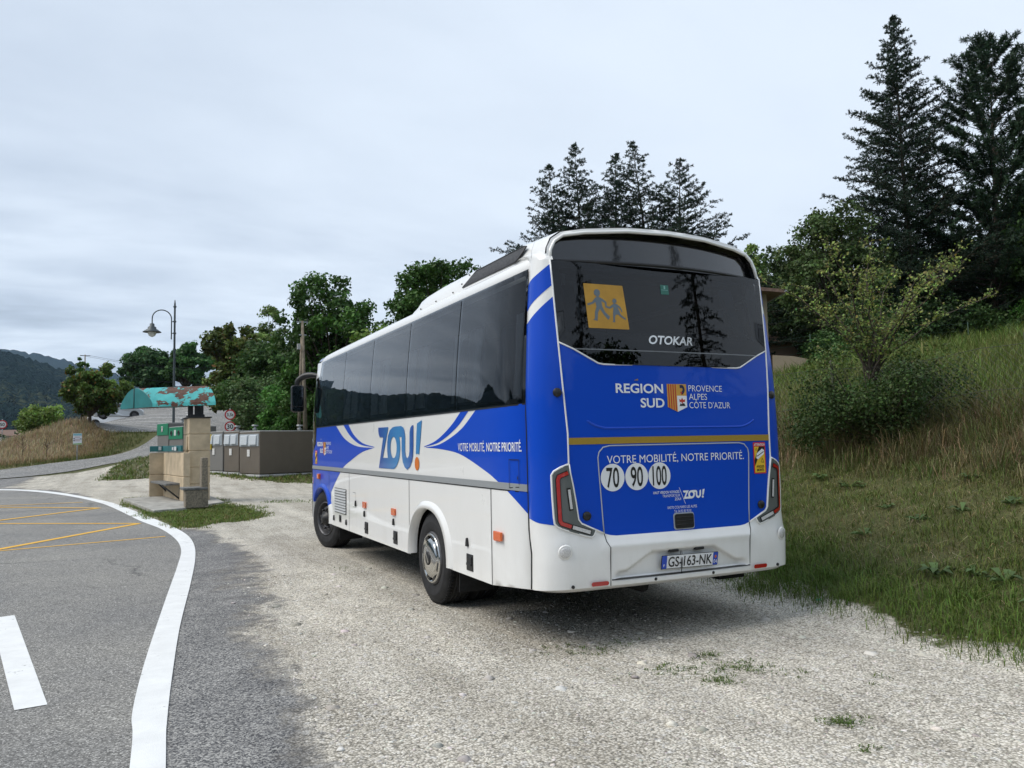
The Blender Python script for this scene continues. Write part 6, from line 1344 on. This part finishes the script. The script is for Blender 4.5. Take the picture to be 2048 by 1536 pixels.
# ---- hawthorn by the fence ---------------------------------------------
def hawthorn():
    rs = np.random.RandomState(50); parts = []; P = []; N_ = []; C = []
    for k in range(16):                       # long arching whips with thin foliage
        a = rs.rand()*6.28; L = 1.1+1.25*rs.rand(); sp = .35+1.0*rs.rand(); pts = []
        for j in range(8):
            u = j/7; pts.append(Vector((math.cos(a)*sp*u*(.5+.7*u)*1.1+.05*math.sin(j*2+k), math.sin(a)*sp*u*(.5+.7*u)*1.1, .9+L*u*(1-.16*u)*.92)))
        if k == 0: pts = [Vector((.15*j/7+.08*math.sin(j), .05*j/7, .9+1.95*j/7)) for j in range(8)]
        parts.append((pts, [.016*(1-.8*j/7) for j in range(8)]))
        for q in range(36):
            u = .16+.84*rs.rand()**.8; i = min(6, int(u*7)); c = pts[i].lerp(pts[i+1], u*7-i); dr = rs.normal(size=3); dr[2] = abs(dr[2])*.7; dr /= np.linalg.norm(dr); l = .07+.20*rs.rand()
            parts.append(([c, c+Vector(dr)*l], [.003, .0015])); n = 9
            P.append(np.array(c)[None]+dr[None]*l*rs.rand(n, 1)+rs.normal(size=(n, 3))*.018); N_.append(rs.normal(size=(n, 3))+[0, 0, .8]); C.append(np.array([.27, .33, .09])[None]*(.55+.7*rs.rand(n, 1))*(1+.15*rs.normal(size=(n, 3))))
    for k in range(92):                       # dense skirt
        d = rs.normal(size=3); d[2] = abs(d[2]); d /= np.linalg.norm(d); r = rs.rand()**.4
        r *= .75+.5*rs.rand(); c = np.array([d[0]*1.12*r, d[1]*1.05*r, .12+1.22*d[2]*r+.12*rs.rand()]); parts.append(([Vector((0, 0, .05)), Vector(c)*.6, Vector(c)], [.014, .009, .003])); n = 320
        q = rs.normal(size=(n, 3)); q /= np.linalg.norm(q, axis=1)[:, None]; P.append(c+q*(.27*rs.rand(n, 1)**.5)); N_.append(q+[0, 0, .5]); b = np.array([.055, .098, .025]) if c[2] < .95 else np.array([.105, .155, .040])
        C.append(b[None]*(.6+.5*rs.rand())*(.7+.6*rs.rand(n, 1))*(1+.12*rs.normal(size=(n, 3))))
    P = np.concatenate(P); N_ = np.concatenate(N_); C = np.clip(np.concatenate(C), .005, 1); V, F = leafcards(P, N_, .037, rs, .7)
    return branchmesh(parts), V, F, np.repeat(C, 4, 0)
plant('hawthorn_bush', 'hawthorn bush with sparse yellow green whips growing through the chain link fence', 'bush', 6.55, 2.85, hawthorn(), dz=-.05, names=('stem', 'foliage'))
# ---- grass -------------------------------------------------------------
def blades(name, P, hgt, wid, col, seed, lean=.5, m=None, parent=None, dirv=None):
    rs = np.random.RandomState(seed); n = len(P); a = rs.rand(n)*6.28; d = np.stack([np.cos(a), np.sin(a), np.zeros(n)], 1)
    if dirv is not None: d = d+np.array(dirv); d /= np.linalg.norm(d, axis=1)[:, None]+1e-9
    s = np.stack([-d[:, 1], d[:, 0], d[:, 2]], 1)*wid[:, None]*.5; L = (lean*(.3+rs.rand(n)))[:, None]*hgt[:, None]
    z = np.array([0, 0, 1.])[None]*hgt[:, None]
    m1 = P+d*L*.28+z*.58; tip = P+d*L+z*(1-.22*lean)
    V = np.stack([P-s, P+s, m1+s*.75, m1-s*.75, tip], 1).reshape(-1, 3); i = np.arange(n)*5
    Q = np.stack([i, i+1, i+2, i+3], 1); T = np.stack([i+3, i+2, i+4], 1)
    c5 = np.repeat(col, 5, 0)
    o = fast(name, V, [Q, T], m or GRASS, parent, c5); return o
def scatter(rs, n, x0, x1, y0, y1, clump=0., per=1):
    k = n//per; c = np.stack([x0+(x1-x0)*rs.rand(k), y0+(y1-y0)*rs.rand(k)], 1)
    P = np.repeat(c, per, 0); P = P+rs.normal(size=P.shape)*clump; return P, np.repeat(rs.rand(k), per), np.repeat(rs.rand(k), per)
def onground(P): return np.concatenate([P, H(P[:, 0], P[:, 1])[:, None]-.01], 1)
def gcol(rs, n, r, stops):
    """blend of given colours by r in 0..1, with spread"""
    s = np.array(stops); t = np.clip(r, 0, .999)*(len(s)-1); i = t.astype(int); f = (t-i)[:, None]
    c = s[i]*(1-f)+s[i+1]*f; return np.clip(c*(.65+.7*rs.rand(n, 1))*(1+.1*rs.normal(size=(n, 3))), .004, 1)
G1 = (.10, .15, .028); G2 = (.135, .18, .038); G3 = (.19, .20, .065); D1 = (.29, .235, .125); D2 = (.42, .345, .20); D3 = (.20, .155, .085)
rs = np.random.RandomState(60)
# low verge between the gravel and the bank
P, r1, r2 = scatter(rs, 190000, 2.2, 6.2, -5.0, 6.5, .075, 16)
e = P[:, 0]-edge_x(P[:, 1]); nz = wob(P[:, 0], P[:, 1], 2.4, 61)+.6*wob(P[:, 0], P[:, 1], 6., 62)
front = np.exp(-((e-.35)/.5)**2); keep = (e > .05-.42*rs.rand(len(P))**2-.14*nz) & (e < 3.0) & (rs.rand(len(P)) < .52+.30*front+.32*nz)
P, r1, r2, e, nz, front = P[keep], r1[keep], r2[keep], e[keep], nz[keep], front[keep]
hg = (.03+.07*r2+.035*front)*(.6+.8*rs.rand(len(P)))
col = gcol(rs, len(P), np.clip(.10+.62*(1-front)*(.35+.9*r1)-.1*nz, 0, 1), [(.115, .185, .034), (.125, .19, .036), G1, (.115, .165, .035), G2, G3, (.14, .135, .055), D1])
tag(blades('verge_grass', onground(P), hg, np.full(len(P), .0055)*(.7+.6*rs.rand(len(P))), col, 61, 1.15), kind='stuff')
# straw litter lying on the bank
P, r1, r2 = scatter(rs, 8000, 2.6, 7., -4.5, 6.5, .25, 6); e = P[:, 0]-edge_x(P[:, 1]); keep = (e > .5) & (e < 4.5); P = P[keep]; r1 = r1[keep]
tag(blades('straw_litter', onground(P), .03+.05*rs.rand(len(P)), np.full(len(P), .005), gcol(rs, len(P), r1, [D3, D1, D2, (.42, .36, .24)]), 62, 5.), kind='stuff')
# tall dry stalks along the fence foot
P, r1, r2 = scatter(rs, 52000, 4.6, 8.0, -5., 8.5, .11, 26); e = P[:, 0]-edge_x(P[:, 1]); keep = (e > 2.3+.5*r2) & (e < 4.2+.4*r1); P, r1, r2 = P[keep], r1[keep], r2[keep]
hg = (.20+.36*r2)*(.55+.75*rs.rand(len(P)))
tag(blades('dry_tall_grass', onground(P), hg, np.full(len(P), .006)*(.7+.6*rs.rand(len(P))), gcol(rs, len(P), r1*.9, [(.085, .145, .030), (.11, .155, .040), (.14, .16, .055), (.16, .145, .065), D3, (.20, .155, .085), D1, D2]), 63, 1.35), kind='stuff')
V0 = []; C0 = []
rw = np.random.RandomState(120)
for k in range(46):
    x, y = 2.7+2.6*rw.rand(), -3.6+7.5*rw.rand()
    if not .3 < x-float(edge_x(y)) < 2.6: continue
    n = rw.randint(6, 12); L = .07+.12*rw.rand(); z = h0(x, y)
    for i in range(n):
        a_ = 6.28*i/n+rw.rand(); dv = np.array([math.cos(a_), math.sin(a_), 0]); sv = np.array([-dv[1], dv[0], 0]); l = L*(.7+.5*rw.rand()); up_ = .25+.5*rw.rand(); p0 = np.array([x, y, z])
        V0 += [p0, p0+dv*l*.55+sv*l*.17+[0, 0, l*up_*.7], p0+dv*l+[0, 0, l*up_*.45], p0+dv*l*.55-sv*l*.17+[0, 0, l*up_*.7]]; C0 += [np.array([.10, .16, .055])*(.6+.7*rw.rand())]*4
tag(fast('rosette_weeds', np.array(V0), np.arange(len(V0)).reshape(-1, 4), GRASS, None, np.array(C0)), kind='stuff')
# the meadow
P, r1, r2 = scatter(rs, 88000, 6.3, 16., -4., 16., .10, 16); e = P[:, 0]-edge_x(P[:, 1]); keep = e > 3.2; P, r1, r2 = P[keep], r1[keep], r2[keep]; nz = wob(P[:, 0], P[:, 1], .9, 65)
hg = (.22+.30*r2)*(.55+.75*rs.rand(len(P)))
MC = [(.10, .175, .026), (.12, .19, .034), (.135, .19, .042), (.135, .160, .040), (.165, .180, .052), (.21, .21, .075), (.28, .245, .12), (.36, .30, .18)]
tag(blades('meadow_grass', onground(P), hg, np.full(len(P), .010)*(.7+.6*rs.rand(len(P))), gcol(rs, len(P), np.clip(.62*r1+.25*nz+.04, 0, 1), MC), 64, .6), kind='stuff')
P, r1, r2 = scatter(rs, 62000, 14., 32., 0., 26., .16, 14); e = P[:, 0]-edge_x(P[:, 1]); nz = wob(P[:, 0], P[:, 1], .6, 66); keep = (e < 19)
P, r1, r2, nz = P[keep], r1[keep], r2[keep], nz[keep]
tag(blades('far_meadow_grass', onground(P), (.25+.32*r2)*(.55+.75*rs.rand(len(P))), np.full(len(P), .020)*(.7+.6*rs.rand(len(P))), gcol(rs, len(P), np.clip(.60*r1+.25*nz, 0, 1), MC), 65, .6), kind='stuff')
# slope behind the coach and containers
P, r1, r2 = scatter(rs, 26000, 3.4, 14., 7., 62., .25, 12); e = P[:, 0]-edge_x(P[:, 1]); keep = (e > .3) & (H(P[:, 0], P[:, 1]) < 8); P, r1, r2 = P[keep], r1[keep], r2[keep]
tag(blades('slope_grass', onground(P), (.25+.45*r2)*(.55+.75*rs.rand(len(P))), np.full(len(P), .03), gcol(rs, len(P), np.clip(.7*r1, 0, 1), MC), 66, .6), kind='stuff')
# tall weeds behind the brown container
P, r1, r2 = scatter(rs, 5000, 6.0, 9.2, 29.5, 36.5, .2, 25)
tag(blades('tall_weeds', onground(P), (.9+.7*r2)*(.55+.6*rs.rand(len(P))), np.full(len(P), .022), gcol(rs, len(P), r1*.6, MC), 67, .45), kind='stuff')
# turf round the shelter, at the containers, on the hump
def turf(name, poly, n, h, w, seed, stops, per=8, cl=.05, edge=.12):
    q = np.array(poly); lo, hi = q.min(0)-.5, q.max(0)+.5; P, r1, r2 = scatter(rs, n, lo[0], hi[0], lo[1], hi[1], cl, per)
    s = sdf(P, poly)+.25*wob(P[:, 0], P[:, 1], 3.3, seed)+.12*wob(P[:, 0], P[:, 1], 9., seed+1); k = (s < edge) & (rs.rand(len(P)) < .35+sstep(.1, -.4, s)); P, r1, r2 = P[k], r1[k], r2[k]
    return tag(blades(name, onground(P), (h*(.4+.9*r2))*(.5+.8*rs.rand(len(P))), np.full(len(P), w), gcol(rs, len(P), r1, stops), seed, .8), kind='stuff')
TF = [(.085, .15, .022), (.11, .175, .028), (.12, .165, .03), (.17, .18, .055), (.25, .20, .10)]
SLB = [(-2.5, 18.9), (-1.88, 13.92), (-1.30, 14.25), (-.30, 15.7), (-.36, 18.4), (-1.2, 20.1)]
q = np.array(SHG); P, r1, r2 = scatter(rs, 62000, -2.9, .7, 9.6, 20.8, .05, 8)
s = sdf(P, SHG)+.22*wob(P[:, 0], P[:, 1], 3.3, 70)+.12*wob(P[:, 0], P[:, 1], 9., 71); k = (s < .10) & (sdf(P, SLB) > .03) & (rs.rand(len(P)) < .3+sstep(.1, -.4, s)); P, r1, r2 = P[k], r1[k], r2[k]
tag(blades('shelter_grass', onground(P), (.03+.065*r2)*(.5+.8*rs.rand(len(P))), np.full(len(P), .011), gcol(rs, len(P), r1*.9, TF), 70, 1.1), kind='stuff')
turf('container_grass', BING, 16000, .13, .022, 72, TF)
turf('hump_grass', HUMP, 22000, .16, .026, 74, [TF[0], TF[1], TF[2], TF[3], (.30, .28, .18), (.42, .40, .30)])
turf('gravel_tuft', [(1.6, 13.2), (2.3, 12.6), (2.9, 12.9), (2.6, 13.8), (1.9, 14.2)], 2600, .07, .012, 76, TF); turf('gravel_tuft', [(.5, 15.4), (1.5, 15.0), (1.9, 15.6), (.9, 16.2)], 1800, .06, .012, 78, TF[:3])
# weeds sprouting from the gravel by the coach
for i, (x, y, r, n, lab) in enumerate(((.62, -.56, .22, 240, 1), (.95, -.72, .26, 330, 1), (.70, -.86, .13, 170, 1), (.98, -.42, .12, 130, 1), (.77, -1.66, .12, 230, 1), (.30, .18, .28, 120, 1), (.45, .02, .2, 80, 1), (.66, .12, .18, 80, 1), (1.15, -.95, .12, 40, 1), (-.20, 4.4, .25, 60, 1), (.62, -1.95, .05, 40, 1), (1.45, -1.25, .15, 30, 1))):
    c = rs.normal(size=(n//5, 2))*r*.5*np.array([1, .6])+[x, y]; P = np.repeat(c, 5, 0)+rs.normal(size=(n//5*5, 2))*.012
    tag(blades('gravel_weeds', onground(P), .012+.028*rs.rand(len(P)), .004+.004*rs.rand(len(P)), gcol(rs, len(P), rs.rand(len(P)), [(.05, .10, .015), (.085, .14, .025), (.12, .16, .035)]), 80+i, 1.5), kind='stuff')
# dry mound across the road
P, r1, r2 = scatter(rs, 46000, -16., 2.5, 47., 64., .28, 20); z = H(P[:, 0], P[:, 1]); rd = polydist(P, RC); k = (rd > 3.0) & ~inside(P, [LOT]) & (P[:, 1]-.35*P[:, 0] > 49.5); P, r1, r2 = P[k], r1[k], r2[k]
dm = sstep(-1.5, -6.5, P[:, 0]-.10*(P[:, 1]-55))*sstep(3.2, 5.5, polydist(P, RC))
tag(blades('mound_grass', onground(P), (.14+.50*r2*(.35+.65*dm))*(.5+.7*rs.rand(len(P))), np.full(len(P), .028)*(.7+.5*rs.rand(len(P))), gcol(rs, len(P), np.clip(dm*.72+.28*r1, 0, 1), [(.075, .115, .024), (.10, .125, .032), (.17, .155, .06), (.27, .205, .105), (.36, .285, .165), (.45, .37, .24)]), 90, .55), kind='stuff')
# dark bare weeds on the mound
for i, (x, y, lab) in enumerate(((-7.0, 51.2, 'bare dark weed stalk with drooping branches on the dry mound near the information sign'), (-8.3, 51.6, 'bare dark weed stalk on the dry mound, further from the information sign'))):
    b = MB(); r = np.random.RandomState(95+i); b.tube([(0, 0, -.1), (.05, 0, .7), (.0, 0, 1.5)], [.02, .015, .006], 5)
    for k in range(12):
        a = r.rand()*6.28; z = .4+.9*r.rand(); L = .3+.4*r.rand(); b.tube([(0.02, 0, z), (math.cos(a)*L*.6, math.sin(a)*L*.6, z+.3*L+.1), (math.cos(a)*L, math.sin(a)*L, z+.25*L)], [.010, .008, .004], 4)
    o = b.build('dead_weed', [mat('dead_stalk', (.07, .05, .035), .9)]); o.location = (x, y, h0(x, y)); tag(o, lab, 'weed')
# far tree belt on the valley floor
P = []; C = []; rsb = np.random.RandomState(97); Vs = []; Cs = []
for k in range(420):
    az = math.radians(-12+16*rsb.rand()); d = 130+330*rsb.rand()**1.2; x, y = d*math.sin(az)-2.3, d*math.cos(az); s = 2.2+2.8*rsb.rand(); n = 46
    q = rsb.normal(size=(n, 3)); q /= np.linalg.norm(q, axis=1)[:, None]; zb = -6.+10*sstep(200, 460, d)
    V, F = leafcards(np.array([x, y, zb+s*.8])+q*s*np.array([1, 1, 1.15])*rsb.rand(n, 1)**.4, q+[0, 0, .4], 1.5, rsb); Vs.append(V); Cs.append(np.repeat(palette(rsb, n, (.035, .06, .022) if rsb.rand() < .8 else (.075, .085, .03), .35), 4, 0)*(.7+.6*rsb.rand()))
V = np.concatenate(Vs); tag(fast('valley_woods', V, np.arange(len(V)).reshape(-1, 4), LEAF, None, np.concatenate(Cs)), kind='stuff')
# crest of the wooded mountain: single trees breaking the skyline
def skyline():
    r = np.random.RandomState(99); Vs = []; Fs = []; off = 0
    return None
# loose stones on the gravel
def stones():
    r = np.random.RandomState(101); n = 15000; x = -1.5+5.2*r.rand(n); y = -4.2+8.5*r.rand(n)**1.15; e = x-edge_x(y); k = (e < .12) & (asphalt_mask(np.stack([x, y], 1)) < .4+.6*r.rand(n)); x, y = x[k], y[k]; n = len(x)
    s = .0045+.0065*r.rand(n)**2.2; big = r.rand(n) < .010; s[big] = .016+.022*r.rand(big.sum()); base = np.array([(1, 0, 0), (0, 1, 0), (-1, 0, 0), (0, -1, 0), (.1, .1, .8), (.6, .6, .45), (-.6, .6, .5), (-.6, -.6, .45), (.6, -.6, .5)])
    V = base[None]*(1+.35*r.normal(size=(n, 9, 3))*.6)*s[:, None, None]*np.array([1, 1, .62]); a = r.rand(n)*6.28; ca, sa = np.cos(a)[:, None], np.sin(a)[:, None]; st = (1+.5*r.rand(n))[:, None]
    X = V[:, :, 0]*st; Y = V[:, :, 1]; V = np.stack([X*ca-Y*sa+x[:, None], X*sa+Y*ca+y[:, None], V[:, :, 2]+H(x, y)[:, None]+.0], -1)
    T = np.array([(0, 1, 5), (1, 2, 6), (2, 3, 7), (3, 0, 8), (5, 1, 6), (6, 2, 7), (7, 3, 8), (8, 0, 5), (5, 6, 4), (6, 7, 4), (7, 8, 4), (8, 5, 4)])
    F = (T[None]+(np.arange(n)*9)[:, None, None]).reshape(-1, 3); c = np.array([.60, .57, .51])[None]*(.5+.75*r.rand(n, 1))*(1+.03*r.normal(size=(n, 3)))
    o = fast('loose_gravel', V.reshape(-1, 3), F, colmat('stone', .9, 0.), None, np.repeat(np.clip(c, .05, .9), 9, 0)); tag(o, kind='stuff')
stones()

# ------------------------------------------------------------------ thin damp air
b = MB(); b.box((0, 0, 240), (19000, 19000, 640))
hz_ = bpy.data.materials.new('haze'); hz_.use_nodes = True; t = hz_.node_tree; t.nodes.remove(t.nodes['Principled BSDF'])
pv = N(t, 'ShaderNodeVolumePrincipled'); pv.inputs['Density'].default_value = HAZE; pv.inputs['Color'].default_value = (.55, .76, 1., 1); pv.inputs['Anisotropy'].default_value = .2
t.links.new(pv.outputs[0], t.nodes['Material Output'].inputs['Volume'])
tag(b.build('haze', [hz_]), kind='stuff')
